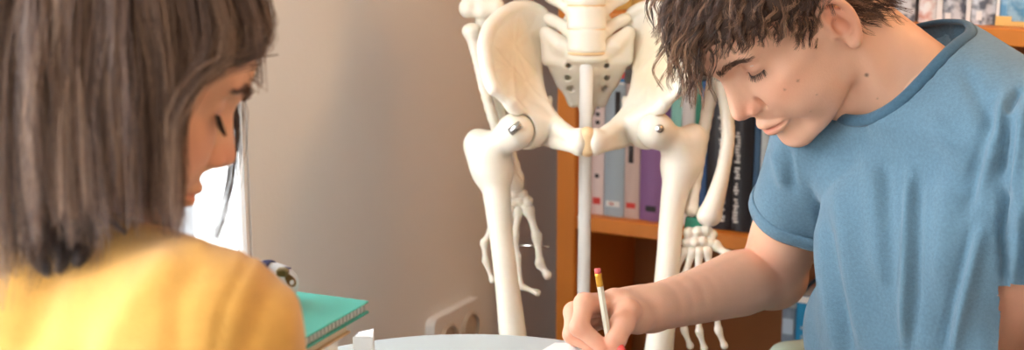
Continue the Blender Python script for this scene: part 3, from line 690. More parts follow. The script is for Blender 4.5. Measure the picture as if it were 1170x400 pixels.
# ------------------------------------------------------------------ young man writing
m_skin = mat('skin_fair', srgb(229, 178, 148), .48, .03, 30, .12, 500, spec=.4, sss=.14, tint=True)
m_hairg = mat('hair_brown', (1, 1, 1), .38, spec=.5, tint=True)
MH = pose((0.294, 1.401, CAMZ - .135), (211.9, 48.6, 9.7))
guy = empty('person', at(1060, 400, 1.42) * np.array([1, 1, 0]), 'person in a blue t-shirt with curly dark hair bending over to write', 'person')
NB = at(1044, 94, 1.41)                                    # base of the neck
SR, SL = at(938, 166, 1.47), at(1262, 192, 1.20)            # shoulder joints
lat = unit((SL - SR) * np.array([1, 1, 0])); fwd = np.array([lat[1], -lat[0], 0]);
if fwd[0] > 0: fwd = -fwd
GV = {}
def build_guy_head():
    nb = inv(MH, NB); sr, sl = inv(MH, SR), inv(MH, SL)
    lo = np.minimum(mm(-125, -110, -110), nb - .07); hi = np.maximum(mm(132, 110, 140), nb + .07)
    F = Field(lo, hi, .0017)
    sk0 = mm(-28, 0, -8)
    F.cone(sk0, nb, .050, .047, .02)
    F.cone(mm(-48, 0, 6), nb, .040, .040, .02)
    ch = inv(MH, NB + fwd * .012 - ZZ * .05)
    F.cone(mm(20, 0, -52), ch, .030, .036, .025)           # throat
    for s, sh in ((1, sl), (-1, sr)):
        F.cone(mm(-22, s * 54, -12), inv(MH, NB + fwd * .035 + lat * s * .018 - ZZ * .045), .013, .011, .02)
        F.cone(inv(MH, NB - ZZ * .02), inv(MH, NB - ZZ * .02 + ((SL if s > 0 else SR) - NB) * .55), .040, .030, .03)
    sculpt_head(F)
    V, Q = F.mesh(2); GV['headV'] = V; GV['headQ'] = Q
    Vw = xf(MH, V)
    def moles(Vl, T):
        for px_, py_, r, dk in ((990, 86, .0021, .25), (912, 93, .0016, .5), (897, 102, .0013, .6), (933, 108, .0012, .65), (1003, 113, .0012, .65), (926, 128, .0012, .7)):
            dr = unit(at(px_, py_, 1) - np.array([0, 0, CAMZ])); rel = Vw - np.array([0, 0, CAMZ]); t = rel @ dr
            dist = np.linalg.norm(rel - t[:, None] * dr, axis=1); near = dist < .006
            if not near.any(): continue
            c = Vw[near][np.argmin(t[near] + dist[near] * 2)]; w_ = np.clip(1.4 - np.linalg.norm(Vw - c, axis=1) / r, 0, 1)[:, None]
            T[:] = T * (1 - w_) + T * dk * w_
    return Vw, Q, head_tint(V, moles)
def limb(lo_hi, fn, h, smooth=2):
    P = np.array(lo_hi); F = Field(P.min(0) - .03, P.max(0) + .03, h); fn(F); return F.mesh(smooth)
TZ = 0.72
def lift(p, r): return np.array([p[0], p[1], max(p[2], TZ + r + .0035)])
ER, WR = at(880, 316, 1.60), at(742, 353, 1.425)
HJ = {'index': [(702, 345, 1.392), (668, 347, 1.366), (662, 374, 1.352), (689, 397, 1.347)],
      'middle': [(694, 348, 1.408), (656, 357, 1.388), (654, 382, 1.374), (678, 404, 1.364)],
      'ring': [(692, 355, 1.424), (656, 374, 1.404), (658, 394, 1.394), (676, 404, 1.385)],
      'little': [(697, 363, 1.436), (664, 382, 1.420), (664, 392, 1.412), (680, 396, 1.402)],
      'thumb': [(728, 362, 1.394), (717, 356, 1.368), (711, 370, 1.352), (702, 391, 1.346)]}
HR = {'index': [.0112, .0105, .0093, .0080], 'middle': [.0112, .0104, .0092, .0078], 'ring': [.0102, .0092, .0082, .007], 'little': [.0092, .0080, .0072, .0062], 'thumb': [.0150, .0128, .0118, .0098]}
def build_guy_arm():
    def fn(F):
        a, e, w_ = SR, ER, WR
        d = unit(e - a)
        F.chain([a, a + (e - a) * .35, a + (e - a) * .7, e], [.050, .045, .041, .036], .01, 4)
        F.ell(e + np.array([.012, .006, -.006]), (.033, .033, .030), k=.02)
        F.chain([e, e + (w_ - e) * .28 + ZZ * .002, e + (w_ - e) * .6, w_], [.035, .0385, .031, .0235], .015, 5)
        # hand: palm slab from wrist to knuckles, then each finger
        J = {k: [lift(at(*p), r * .9) for p, r in zip(HJ[k], HR[k])] for k in HJ}
        order = ['index', 'middle', 'ring', 'little']
        F.cone(w_, (w_ + J['middle'][0]) / 2, .0235, .020, .012)
        for i in range(3):
            F.tri(w_ + unit(J['middle'][0] - w_) * .012, J[order[i]][0], J[order[i + 1]][0], .020, .0125, .0125, k=.008)
        F.tri(w_, J['thumb'][0], J['index'][0], .020, .016, .0125, k=.010); F.ell((J['thumb'][0] + J['thumb'][1] + J['index'][0]) / 3, .015, k=.012)
        F.tri(w_, J['thumb'][0], J['little'][0], .019, .0145, .012, k=.010)
        F.cone(J['thumb'][0], J['thumb'][1], .0155, .0125, .009)
        for k in order[::-1] + ['thumb']:
            p, r = J[k], HR[k]; G = Field(np.min(p, 0) - .03, np.max(p, 0) + .03, F.h)
            # own block on the shared lattice so fingers stay apart
            i0 = np.round((G.lo - F.lo) / F.h).astype(int); G.lo = F.lo + i0 * F.h; G.ax = [(G.lo[i] + np.arange(G.n[i]) * F.h).astype(np.float32) for i in range(3)]
            for i in range(3):
                G.cone(p[i], p[i + 1], r[i], r[i + 1], .003)
                if i: G.ell(p[i], r[i] * 1.06, k=.004)
            if k == 'thumb': G.ell(p[3] - unit(p[3] - p[2]) * .004, .0108, k=.005)
            a0 = np.maximum(i0, 0); b0 = np.minimum(i0 + G.n, F.n)
            sl = tuple(slice(a0[i], b0[i]) for i in range(3)); gl = tuple(slice(a0[i] - i0[i], b0[i] - i0[i]) for i in range(3))
            # generous blend at the knuckle, nearly none further along the finger
            g = [F.ax[i][sl[i]].reshape([-1 if j == i else 1 for j in range(3)]) for i in range(3)]
            dk = np.sqrt(sum((g[i] - p[0][i]) ** 2 for i in range(3))); kk = np.clip(.010 - dk * .42, .0012, .008).astype(np.float32)
            A, D = F.F[sl], G.F[gl]; hh = np.maximum(kk - np.abs(A - D), 0) / kk; F.F[sl] = np.minimum(A, D) - hh * hh * kk * .25
        # thumb nail bed
        GV['J'] = J
    return limb([SR, ER, WR, ER + .02, ER - .02] + [at(*p) for k in HJ for p in HJ[k]], fn, .0017, 1)
EL = at(1250, 440, 1.22); WL = at(1120, 520, 1.20)
def build_guy_left_arm():
    def fn(F):
        F.chain([SL, SL + (EL - SL) * .5, EL], [.050, .044, .038], .01, 4); F.chain([EL, (EL + WL) / 2, WL], [.038, .034, .024], .012, 4)
        h = unit(WL - EL); F.chain([WL, WL + h * .05, WL + h * .09], [.023, .026, .018], .01, 3, flat=(np.cross(h, ZZ), 1.4))
        for i in range(4):
            s = WL + h * .085 + np.cross(h, ZZ) * (.024 - .016 * i); F.chain([s, s + h * .04 - ZZ * .01, s + h * .065 - ZZ * .03], [.009, .0085, .007], .003, 3)
        F.chain([WL + h * .02 + np.cross(h, ZZ) * .02, WL + h * .05 + np.cross(h, ZZ) * .045, WL + h * .08 + np.cross(h, ZZ) * .05], [.013, .011, .008], .006, 3)
    return limb([SL, EL, WL, WL + unit(WL - EL) * .17], fn, .004, 1)
TM = (SR + SL) / 2 - fwd * .03 + ZZ * .012; TM[2] = (SR[2] + SL[2]) / 2
TW = at(1072, 400, 1.41)                                    # waist centre
TH_ = TW + np.array([.035, .02, -.17])
def build_guy_trunk():
    def fn(F):
        F.tri(TM - lat * .09, TM + lat * .09, TW, .055, .055, .06, k=.03); F.tri(TM - ZZ * .08 - lat * .07, TM - ZZ * .08 + lat * .07, TW, .066, .066, .06, k=.03)
        F.tri(TW, TH_ - lat * .07, TH_ + lat * .07, .06, .08, .08, k=.04); F.cone(TM, NB, .05, .05, .03)
        for s in (-1, 1):
            hp = TH_ + lat * s * .085 - ZZ * .02; kn = hp + fwd * .33 - ZZ * .01 + lat * s * .03; an = np.array([kn[0], kn[1], .09]) - fwd * .14
            F.chain([hp, (hp + kn) / 2, kn], [.082, .072, .054], .02, 4); F.chain([kn, (kn + an) / 2, an], [.054, .05, .036], .02, 4)
            F.chain([an - fwd * .04 - ZZ * .04, an + fwd * .06 - ZZ * .045, an + fwd * .15 - ZZ * .06], [.04, .04, .028], .02, 3)
    return limb([TM + .2, TM - .25, TH_ - .3, TH_ + .25, TH_ + fwd * .55, np.array([TH_[0], TH_[1], .0])], fn, .012, 1)
parts = [build_guy_head(), build_guy_arm(), build_guy_left_arm(), build_guy_trunk()]
Vs, Qs, Ts = [], [], []; n0 = 0
for i, p in enumerate(parts):
    V, Q = p[0], p[1]; Vs.append(V); Qs.append(Q + n0); n0 += len(V)
    if len(p) > 2: Ts.append(p[2]); continue
    T = np.ones((len(V), 3))
    if i == 1:   # ruddier knuckles, fingertips and inner elbow
        for k in HJ:
            for j, c in enumerate(GV['J'][k]):
                t = np.clip(1.6 - np.linalg.norm(V - c, axis=1) / .013, 0, 1)[:, None] * .8; T = T * (1 - t) + T * np.array([1.0, .80, .78]) * t
        t = np.clip(1.5 - np.linalg.norm(V - at(868, 300, 1.56), axis=1) / .03, 0, 1)[:, None] * .6; T = T * (1 - t) + T * np.array([1.0, .78, .74]) * t
    Ts.append(T)
link('body', mesh_np('body', np.concatenate(Vs), np.concatenate(Qs), True, np.concatenate(Ts)), m_skin, guy)
# thumb nail
J = GV['J']; td = unit(J['thumb'][3] - J['thumb'][2]); cv = unit(np.array([0, 0, CAMZ]) - J['thumb'][3]); nn = unit(cv - td * (cv @ td)); sd = np.cross(td, nn)
tc_ = J['thumb'][3] - td * .004; gv = []; gf = []
for i in range(7):
    for j in range(7):
        a = (i / 6 - .5) * 1.7; l = (j / 6 - .5) * .0135; rr_ = .0098 if abs(j - 3) < 3 else .0092
        gv.append(tc_ + td * l * (1 - .12 * (2 * i / 6 - 1) ** 2) + sd * math.sin(a) * .0088 + nn * (math.cos(a) * .0088 + .0014))
for i in range(6):
    for j in range(6): gf.append((i * 7 + j, i * 7 + j + 1, i * 7 + j + 8, i * 7 + 7 + j))
MB().add(gv, gf).build('thumb_nail', mat('nail', srgb(232, 186, 172), .3, spec=.5), guy, True)
# eyes: eyeball in the slit, lashes, brows
m_eye = mat('eyeball', srgb(225, 218, 212), .15); m_lash = mat('lash_brown', srgb(38, 26, 22), .5)
for s in (1, -1):
    F = Field(mm(46, s * 31.5 - 16, 11), mm(86, s * 31.5 + 16, 44), .0012); F.ell(mm(66.4, s * 31.5, 27.5), mm(12.6, 14.4, 12.4), k=0)
    sculpt('eyeball', F, m_eye, guy, 0, None, MH)
def lashes(M, parent, s, rng, n=40, lg=.0052):
    t = np.linspace(.02, .98, n); base = spline([mm(73.5, s * 19, 23.5), mm(80.6, s * 30, 21.1), mm(78, s * 40, 21.3), mm(73, s * 47, 22.5)], None, 8)[0]
    idx = t * (len(base) - 1); b0 = base[np.floor(idx).astype(int)]; b1 = base[np.minimum(np.floor(idx).astype(int) + 1, len(base) - 1)]; p = b0 + (b1 - b0) * (idx % 1)[:, None]
    out = p - mm(56, s * 30, 27); out /= np.linalg.norm(out, axis=1, keepdims=True); out += rng.normal(size=out.shape) * .12
    S = np.stack([p + out * lg * q + np.array([0, 0, -1]) * lg * (.95 * q - .2 * q * q) for q in np.linspace(0, 1, 6)], 1)
    V, Q, _ = strands(S, np.tile(np.linspace(.00032, .0001, 6), (n, 1)))
    link('eyelashes', mesh_np('eyelashes', xf(M, V), Q), m_lash, parent)
def brow(M, parent, s, rng, col, n=190, th=.0032, skin=None):
    base = spline([mm(91.5, s * 9, 40), mm(91, s * 20, 45), mm(85, s * 34, 48), mm(74, s * 48, 45)], None, 10)[0]
    t = rng.uniform(0, 1, n) ** .9; k = (t * (len(base) - 2)).astype(int); p = base[k]; tg = base[k + 1] - base[k]; tg /= np.linalg.norm(tg, axis=1, keepdims=True)
    wd = th * np.interp(t, [0, .3, .7, 1], [.9, 1.1, .8, .25]); p = p + np.array([0, 0, 1]) * (rng.uniform(-1, 1, n) * wd)[:, None] - mm(0.8, 0, 0)
    sk_ = GV['headV'] if skin is None else skin; sk_ = sk_[(sk_[:, 0] > .055) & (sk_[:, 2] > .025) & (sk_[:, 2] < .065) & (sk_[:, 1] * s > 0)]
    p = sk_[np.argmin(((p[:, None] - sk_[None]) ** 2 * np.array([.2, 1, 1])).sum(2), 1)] + rng.normal(size=p.shape) * .0006; tg = tg * .9
    d = tg + np.array([.25, 0, .35]) * (1 - t)[:, None] + rng.normal(size=p.shape) * .12; d /= np.linalg.norm(d, axis=1, keepdims=True)
    S = np.stack([p + d * .010 * q + mm(1, 0, 0) * math.sin(q * 3) for q in np.linspace(0, 1, 5)], 1)
    V, Q, _ = strands(S, np.tile(np.linspace(.00030, .0001, 5), (n, 1)))
    link('eyebrow', mesh_np('eyebrow', xf(M, V), Q), col, parent)
rng = np.random.default_rng(7)
for s in (1, -1): lashes(MH, guy, s, rng); brow(MH, guy, s, rng, mat('brow_brown', srgb(98, 70, 54), .5))
# ---- hair
def scalp(rng, n, ctr, rad, hair_z):
    out = np.zeros((0, 3))
    while len(out) < n:
        d = rng.normal(size=(n * 3, 3)); d /= np.linalg.norm(d, axis=1, keepdims=True); p = ctr + d * rad
        az = np.degrees(np.arctan2(np.abs(p[:, 1]) / .073, p[:, 0] / .095)); out = np.concatenate([out, p[p[:, 2] > hair_z(az)]])
    return out[:n]
HC, HRAD = mm(-8, 0, 54), mm(95, 73, 77)
hz_g = lambda az: np.interp(az, [0, 25, 45, 62, 74, 84, 98, 120, 150, 180], [80, 80, 71, 56, 24, -4, 40, 16, -30, -42]) * .001
def build_guy_hair():
    rng = np.random.default_rng(11); gl = np.linalg.inv(MH[:3, :3]) @ np.array([0, 0, -1.0])
    # close cap under the locks
    F = Field(HC - HRAD - .03, HC + HRAD + .03, .0045)
    F.ell(HC, HRAD + .009, k=0)
    for a in np.arange(-180, 181, 4):
        az = abs(a); z = float(hz_g(az)); r = math.radians(a); p = np.array([math.cos(r) * .125, math.sin(r) * .10, z - .052])
        F.cone(p + mm(-8, 0, 0), p - np.array([0, 0, .09]), .052, .056, .004, 'sub')
    sculpt('hair_base', F, mat('hair_under', srgb(76, 54, 42), .6), guy, 2, None, MH)
    n = 900; R = scalp(rng, n, HC, HRAD + .004, hz_g)
    n = len(R); N = (R - HC) / (HRAD ** 2); N /= np.linalg.norm(N, axis=1, keepdims=True)
    wh = mm(-70, 10, 108); fl = R - wh; fl -= N * (fl * N).sum(1, keepdims=True); fl /= np.linalg.norm(fl, axis=1, keepdims=True) + 1e-6
    fl += rng.normal(size=fl.shape) * .25; fl -= N * (fl * N).sum(1, keepdims=True); fl /= np.linalg.norm(fl, axis=1, keepdims=True)
    top = np.clip((R[:, 2] - .05) / .06, 0, 1); front = np.clip((R[:, 0] + .02) / .08, 0, 1)
    ln = (.043 + .023 * top + .024 * top * front) * rng.uniform(.75, 1.15, n)
    side = np.clip(1 - (R[:, 2] - .0) / .04, 0, 1); ln *= 1 - .4 * side
    ln = np.where((R[:, 0] > 0) & (np.abs(R[:, 1]) > .05), ln * .75, ln); ln = np.where((R[:, 0] > .03) & (np.abs(R[:, 1]) > .024), ln * .60, ln)
    def push(p, f):
        q = (p - HC) / (HRAD + .006); l = np.linalg.norm(q, axis=1, keepdims=True); p = np.where(l < 1, HC + (HRAD + .006) * q / np.maximum(l, 1e-6), p)
        f_ = (p - mm(60, 0, 30)) / mm(36, 56, 50); l = np.linalg.norm(f_, axis=1, keepdims=True)
        return np.where(l < 1, mm(60, 0, 30) + mm(36, 56, 50) * f_ / np.maximum(l, 1e-6), p)
    cols = np.array([srgb(76, 50, 37), srgb(88, 59, 44), srgb(104, 73, 54), srgb(128, 92, 68), srgb(154, 116, 88), srgb(72, 50, 39)])
    S, Rd, c = grow_hair(rng, MH, R, N, fl, ln, .43, .72, gl, push, n, 10, 11, .0046, .00046, cols, .48, .15, .17, .68)
    # nape and behind the ears: rooted on the skin itself
    hv, hq = GV['headV'], GV['headQ']; hn = np.zeros_like(hv); fn_ = np.cross(hv[hq[:, 2]] - hv[hq[:, 0]], hv[hq[:, 3]] - hv[hq[:, 1]])
    for j in range(4):
        for i in range(3): hn[:, i] += np.bincount(hq[:, j], fn_[:, i], len(hv))
    hn /= np.linalg.norm(hn, axis=1, keepdims=True) + 1e-9
    ok = (hv[:, 0] < -.022) & (hv[:, 0] > -.115) & (hv[:, 2] < .04) & (hv[:, 2] > np.interp(hv[:, 0], [-.08, -.045, -.02], [-.052, -.040, -.024])) & (np.abs(hv[:, 1]) < .072)
    ix = np.nonzero(ok)[0]; ix = ix[rng.permutation(len(ix))[:420]]; R2, N2 = hv[ix], hn[ix]
    f2 = np.tile(np.array([-.45, 0, -1.0]), (len(ix), 1)) + rng.normal(size=(len(ix), 3)) * .25; f2 -= N2 * (f2 * N2).sum(1, keepdims=True); f2 /= np.linalg.norm(f2, axis=1, keepdims=True)
    S2, Rd2, c2 = grow_hair(rng, MH, R2, N2, f2, rng.uniform(.022, .034, len(ix)), .14, .6, gl, lambda p, f: p, len(ix), 9, 11, .005, .00042, cols, .28, .0, .05, .6)
    S, Rd, c = np.concatenate([S, S2]), np.concatenate([Rd, Rd2]), np.concatenate([c, c2])
    V, Q, T = strands(S, Rd, c)
    link('hair', mesh_np('hair', xf(MH, V), Q, True, T), m_hairg, guy)
build_guy_hair()
# ---- t-shirt
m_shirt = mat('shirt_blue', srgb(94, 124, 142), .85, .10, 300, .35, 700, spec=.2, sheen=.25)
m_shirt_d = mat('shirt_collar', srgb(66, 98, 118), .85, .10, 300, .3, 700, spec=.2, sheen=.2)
RING = [(962, 135, 1.42), (984, 139, 1.375), (1008, 132, 1.348), (1032, 117, 1.332), (1056, 92, 1.326), (1080, 66, 1.328), (1098, 50, 1.342), (1109, 42, 1.362), (1106, 33, 1.392), (1088, 27, 1.42), (1060, 31, 1.448), (1030, 42, 1.475), (1002, 68, 1.49), (980, 100, 1.48), (955, 122, 1.465)]
RP = spline([at(*p) for p in RING + RING[:1]], None, 6)[0][:-1]
RC = RP.mean(0); u_, s_, vt = np.linalg.svd(RP - RC); RN = vt[2] if vt[2] @ ZZ > 0 else -vt[2]
def build_shirt():
    P = [SR + .09, SR - .12, SL + .1, SL - .1, TW + .16, TW - .16, TH_ - .1, RC + .1, NB]
    F = Field(np.min(P, 0) - .03, np.max(P, 0) + .03, .0034)
    cm = TM - ZZ * .085 + fwd * .014
    F.tri(TM - lat * .085 - ZZ * .02, TM + lat * .085 - ZZ * .02, cm, .058, .058, .078, k=.03)
    F.tri(cm - lat * .065, cm + lat * .055, TW, .078, .074, .088, k=.03)
    F.tri(cm - lat * .065, TW - lat * .06, TW, .078, .084, .088, k=.03); F.tri(cm + lat * .055, TW + lat * .05, TW, .074, .080, .088, k=.03)
    F.tri(TW - lat * .06, TW + lat * .06, TH_, .084, .084, .1, k=.03); F.tri(TW - lat * .06, TH_ - lat * .07, TH_, .084, .1, .1, k=.03); F.tri(TW + lat * .06, TH_ + lat * .07, TH_, .084, .1, .1, k=.03)
    # yoke from collar to the shoulders
    for i in range(0, len(RP), 3):
        q = RP[i]; side = (q - RC) @ lat; sh = SL if side > 0 else SR
        F.cone(q - RN * .004, q + (sh - q) * .6, .004, .024, .012); F.tri(q - RN * .006, cm, sh, .004, .05, .038, k=.012)
    # sleeves
    for a, e, f in ((SR, ER, .50), (SL, EL, .58)):
        d = unit(e - a); end = a + (e - a) * f
        F.chain([a - d * .01 + ZZ * .004, a + (end - a) * .5, end + d * .03], [.056, .053, .052], .004, 4)
    # hanging folds
    def ridge(pts, r, sub=5, k=.012): F.chain([at(*p) for p in pts], r, k, sub)
    V, Q = F.mesh(2)
    # drape: directed folds pushed along the normal
    N = np.zeros_like(V); fn_ = np.cross(V[Q[:, 2]] - V[Q[:, 0]], V[Q[:, 3]] - V[Q[:, 1]])
    for j in range(4):
        for i in range(3): N[:, i] += np.bincount(Q[:, j], fn_[:, i], len(V))
    N /= np.linalg.norm(N, axis=1, keepdims=True) + 1e-9
    rel = V - np.array([0, 0, CAMZ]); tt = rel @ CF; X = 585 + FPX * rel[:, 0] / tt
    Z = V[:, 2]; A = (V - TM) @ lat; Bf = (V - TM) @ fwd
    D = np.zeros(len(V))
    Yp = 200 - FPX * (rel @ CU) / tt; face_ = (N * rel).sum(1) < 0
    def fold(p0, p1, wdt, amp):
        # soft ridge or furrow on the near side of the cloth, between two spots of the shirt
        nonlocal D
        a, b = V3(p0), V3(p1); ab = b - a; q = np.stack([X, Yp], 1); t = np.clip(((q - a) @ ab) / (ab @ ab), 0, 1); d = np.linalg.norm(q - a - t[:, None] * ab, axis=1)
        D += np.where(face_, amp * np.exp(-(d / wdt) ** 2) * np.clip(np.minimum(t, 1 - t) * 5 + .15, 0, 1), 0)
    for p0, p1, wd, am in (((1040, 190), (1033, 410), 6, 4.5), ((1050, 190), (1043, 410), 7, -3), ((1124, 255), (1086, 410), 8, 5), ((1112, 250), (1074, 410), 8, -3.5),
                           ((955, 200), (985, 410), 12, 3.5), ((992, 160), (1006, 330), 12, 3), ((1012, 180), (1020, 350), 8, -2.5), ((930, 240), (962, 410), 9, 4), ((942, 240), (974, 410), 8, -4),
                           ((1150, 100), (1118, 240), 8, 4), ((1136, 105), (1104, 250), 9, -3.5), ((1100, 75), (1150, 180), 10, -3), ((1085, 190), (1070, 330), 12, 3), ((1060, 130), (1110, 200), 12, 2),
                           ((884, 170), (895, 215), 6, 3), ((898, 165), (908, 220), 6, -3), ((1168, 120), (1156, 230), 7, 4), ((1160, 130), (1150, 240), 6, -4), ((1168, 230), (1158, 320), 6, 3),
                           ((1150, 130), (1142, 205), 4, -6), ((1142, 205), (1150, 330), 5, -8), ((1166, 100), (1150, 130), 4, -4)):
        fold(p0, p1, wd, am * .0015)
    D += .0022 * np.sin(A * 95 + Z * 14 + 3 * np.sin(Z * 17)) * np.clip((TM[2] - .05 - Z) * 9, 0, 1)
    V = V + N * D[:, None]
    # open the neck, the hem and the sleeve ends
    rl = V - RC; hgt = rl @ RN; pr = rl - hgt[:, None] * RN
    b1 = vt[0]; b2 = vt[1]; ang = np.arctan2(pr @ b2, pr @ b1); rad_ = np.linalg.norm(pr, axis=1)
    ro = RP - RC; ra = np.arctan2(ro @ b2, ro @ b1); o_ = np.argsort(ra); rr = np.linalg.norm(ro - (ro @ RN)[:, None] * RN, axis=1)
    lim = np.interp(ang, ra[o_], rr[o_], period=2 * math.pi); hr = np.interp(ang, ra[o_], (ro @ RN)[o_], period=2 * math.pi)
    kill = (rad_ < lim - .0005) & (hgt > hr - .005)
    for a, e, f in ((SR, ER, .50), (SL, EL, .58)):
        d = unit(e - a); q = (V - a) @ d; far = np.linalg.norm(V - a - q[:, None] * d, axis=1) < .085
        kill |= far & (q > np.linalg.norm(e - a) * f)
    kill |= Z < TH_[2] - .04
    keep = ~kill[Q].any(1); Q = Q[keep]
    used = np.unique(Q); mp = np.full(len(V), -1); mp[used] = np.arange(len(used))
    return V[used], mp[Q]
Vh, Qh = build_shirt()
sh_o = link('t_shirt', mesh_np('t_shirt', Vh, Qh), m_shirt, guy)
# collar band: flattened tube on the neckline
def band(name, P, hgt, thk, up, mtl, parent, closed=True):
    n = len(P); V = []; Q = []
    for i in range(n):
        t = unit(P[(i + 1) % n] - P[i - 1] if closed else P[min(i + 1, n - 1)] - P[max(i - 1, 0)]); u = up[i] if isinstance(up, list) else up
        o = unit(np.cross(t, u)); u2 = np.cross(o, t)
        for k in range(8):
            a = 2 * math.pi * k / 8; V.append(P[i] + u2 * math.sin(a) * hgt / 2 + o * math.cos(a) * thk / 2)
    for i in range(n if closed else n - 1):
        for k in range(8): Q.append((i * 8 + k, i * 8 + (k + 1) % 8, ((i + 1) % n) * 8 + (k + 1) % 8, ((i + 1) % n) * 8 + k))
    return link(name, mesh_np(name, V, Q), mtl, parent)
NRM = [unit(RN * .6 + unit(q - RC) * .55) for q in RP]
RB = []
for q, nq in zip(RP, NRM):
    dd = Vh - q; near = np.linalg.norm(dd, axis=1) < .014
    RB.append(q + nq * ((np.clip((dd[near] @ nq).max(), -.004, .016) if near.any() else 0) - .001))
RB = np.array(RB)
for _ in range(4): RB = (np.roll(RB, 1, 0) + 2 * RB + np.roll(RB, -1, 0)) / 4
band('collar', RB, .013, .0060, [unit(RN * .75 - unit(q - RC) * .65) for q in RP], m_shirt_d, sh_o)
for a, e, f in ((SR, ER, .50), (SL, EL, .58)):
    d = unit(e - a); c = a + (e - a) * f; x1 = unit(np.cross(d, ZZ)); x2 = np.cross(d, x1); rl = Vh - c; hh = rl @ d; pr = rl - hh[:, None] * d
    m_ = (np.abs(hh + .003) < .005) & (np.linalg.norm(pr, axis=1) < .085); ang = np.arctan2(pr[m_] @ x2, pr[m_] @ x1); rr = np.linalg.norm(pr[m_], axis=1); o_ = np.argsort(ang)
    th_ = np.linspace(-math.pi, math.pi, 49)[:-1]; r_ = np.interp(th_, ang[o_], rr[o_], period=2 * math.pi)
    for _ in range(5): r_ = (np.roll(r_, 1) + 2 * r_ + np.roll(r_, -1)) / 4
    band('sleeve_hem', np.array([c - d * .005 + (x1 * math.cos(t) + x2 * math.sin(t)) * (r + .0004) for t, r in zip(th_, r_)]), .018, .0042, d, m_shirt, sh_o)
# trousers
def trousers():
    def fn(F):
        F.tri(TH_ - lat * .075, TH_ + lat * .075, TW - ZZ * .06, .1, .1, .08, k=.03)
        for s in (-1, 1):
            hp = TH_ + lat * s * .085 - ZZ * .02; kn = hp + fwd * .33 - ZZ * .01 + lat * s * .03; an = np.array([kn[0], kn[1], .11]) - fwd * .14
            F.chain([hp, (hp + kn) / 2, kn], [.094, .084, .066], .03, 4); F.chain([kn, (kn + an) / 2, an], [.066, .062, .052], .02, 4)
    P = [TH_ + .25, TH_ - .28, TH_ + fwd * .5, np.array([TH_[0], TH_[1], .08])]
    V, Q = limb(P, fn, .011, 2); link('trousers', mesh_np('trousers', V, Q), mat('denim', srgb(52, 62, 84), .85, .1, 200), guy)
trousers()
# ------------------------------------------------------------------ woman seen from behind, yellow sweater, long brown hair
m_skinw = mat('skin_warm', srgb(226, 170, 136), .5, .03, 30, .08, 400, spec=.35, sss=.14, tint=True)
m_yel = mat('knit_yellow', srgb(216, 160, 78), .9, .06, 60, .3, 500, spec=.15, sheen=.3)
WSC = .95
MWm = pose((-0.2943, 0.9464, CAMZ + -0.1328), (22, 31, 2), WSC)
wom = empty('person', at(110, 400, .95) * np.array([1, 1, 0]), 'person in a mustard yellow sweater with long straight brown hair, seen from behind', 'person')
wphi = math.radians(36); wf = np.array([math.sin(wphi), math.cos(wphi), 0]); wr = np.array([math.cos(wphi), -math.sin(wphi), 0])
WSR = at(244, 400, .87); WSL = WSR - wr * .335 + ZZ * .01; WM = (WSR + WSL) / 2
WN = WM + ZZ * .050 + wf * .03                              # neck base
WH = WM - wf * .105 + np.array([-.02, -.02, -.40])           # hips
WER = WSR + np.array([.030, -.02, -.27]); WWR = WER + np.array([.0, .13, -.10])
WEL = WSL + np.array([-.02, .06, -.25]); WWL = WEL + np.array([.13, .14, -.09])
def build_woman_head():
    nb = inv(MWm, WN); F = Field(np.minimum(mm(-125, -105, -110), nb - .07), np.maximum(mm(128, 105, 140), nb + .07), .0021)
    F.cone(mm(-25, 0, -10), nb, .049, .052, .02); F.cone(mm(20, 0, -50), inv(MWm, WN + wf * .03 - ZZ * .03), .028, .04, .025)
    sculpt_head(F, True); V, Q = F.mesh(2); GV['womV'] = V; return xf(MWm, V), Q, head_tint(V)
def build_woman_trunk():
    def fn(F):
        F.tri(WM - wr * .11, WM + wr * .11, WH, .045, .045, .07, k=.03); F.tri(WH - wr * .07, WH + wr * .07, WM, .08, .08, .05, k=.03); F.cone(WM, WN, .045, .045, .02)
        for s, e, w_ in ((WSR, WER, WWR), (WSL, WEL, WWL)): F.chain([s, (s + e) / 2, e], [.04, .036, .033], .01, 3); F.chain([e, (e + w_) / 2, w_], [.033, .03, .02], .01, 3)
        for s in (-1, 1):
            hp = WH + wr * s * .08 - ZZ * .02; kn = hp + wf * .28 + wr * s * .07 + ZZ * .0; an = np.array([kn[0], kn[1], .09]) - wf * .18
            F.chain([hp, (hp + kn) / 2, kn], [.075, .068, .05], .02, 3); F.chain([kn, (kn + an) / 2, an], [.05, .046, .034], .02, 3)
            F.chain([an - wf * .04 - ZZ * .045, an + wf * .06 - ZZ * .05, an + wf * .14 - ZZ * .062], [.038, .038, .026], .02, 3)
        for w_, e in ((WWR, WER), (WWL, WEL)):
            h = unit(w_ - e); sd = unit(np.cross(h, ZZ)); F.chain([w_, w_ + h * .05, w_ + h * .08], [.02, .022, .016], .01, 3, flat=(sd, 1.5))
            for i in range(4):
                b = w_ + h * .08 + sd * (.024 - .016 * i); F.chain([b, b + h * .035 - ZZ * .006, b + h * .06 - ZZ * .02], [.008, .0075, .006], .003, 3)
            F.chain([w_ + h * .02 - sd * .018, w_ + h * .05 - sd * .04, w_ + h * .075 - sd * .045], [.011, .01, .007], .005, 3)
    P = [WSR + .15, WSL - .15, WH - .25, WH + .3, WH + wf * .5, np.array([WH[0], WH[1], 0]), WWR + .12, WWL + .12]
    return limb(P, fn, .009, 1)
hp_ = build_woman_head(); tp_ = build_woman_trunk(); n0 = len(hp_[0])
link('body', mesh_np('body', np.concatenate([hp_[0], tp_[0]]), np.concatenate([hp_[1], tp_[1] + n0]), True, np.concatenate([hp_[2], np.ones((len(tp_[0]), 3))])), m_skinw, wom)
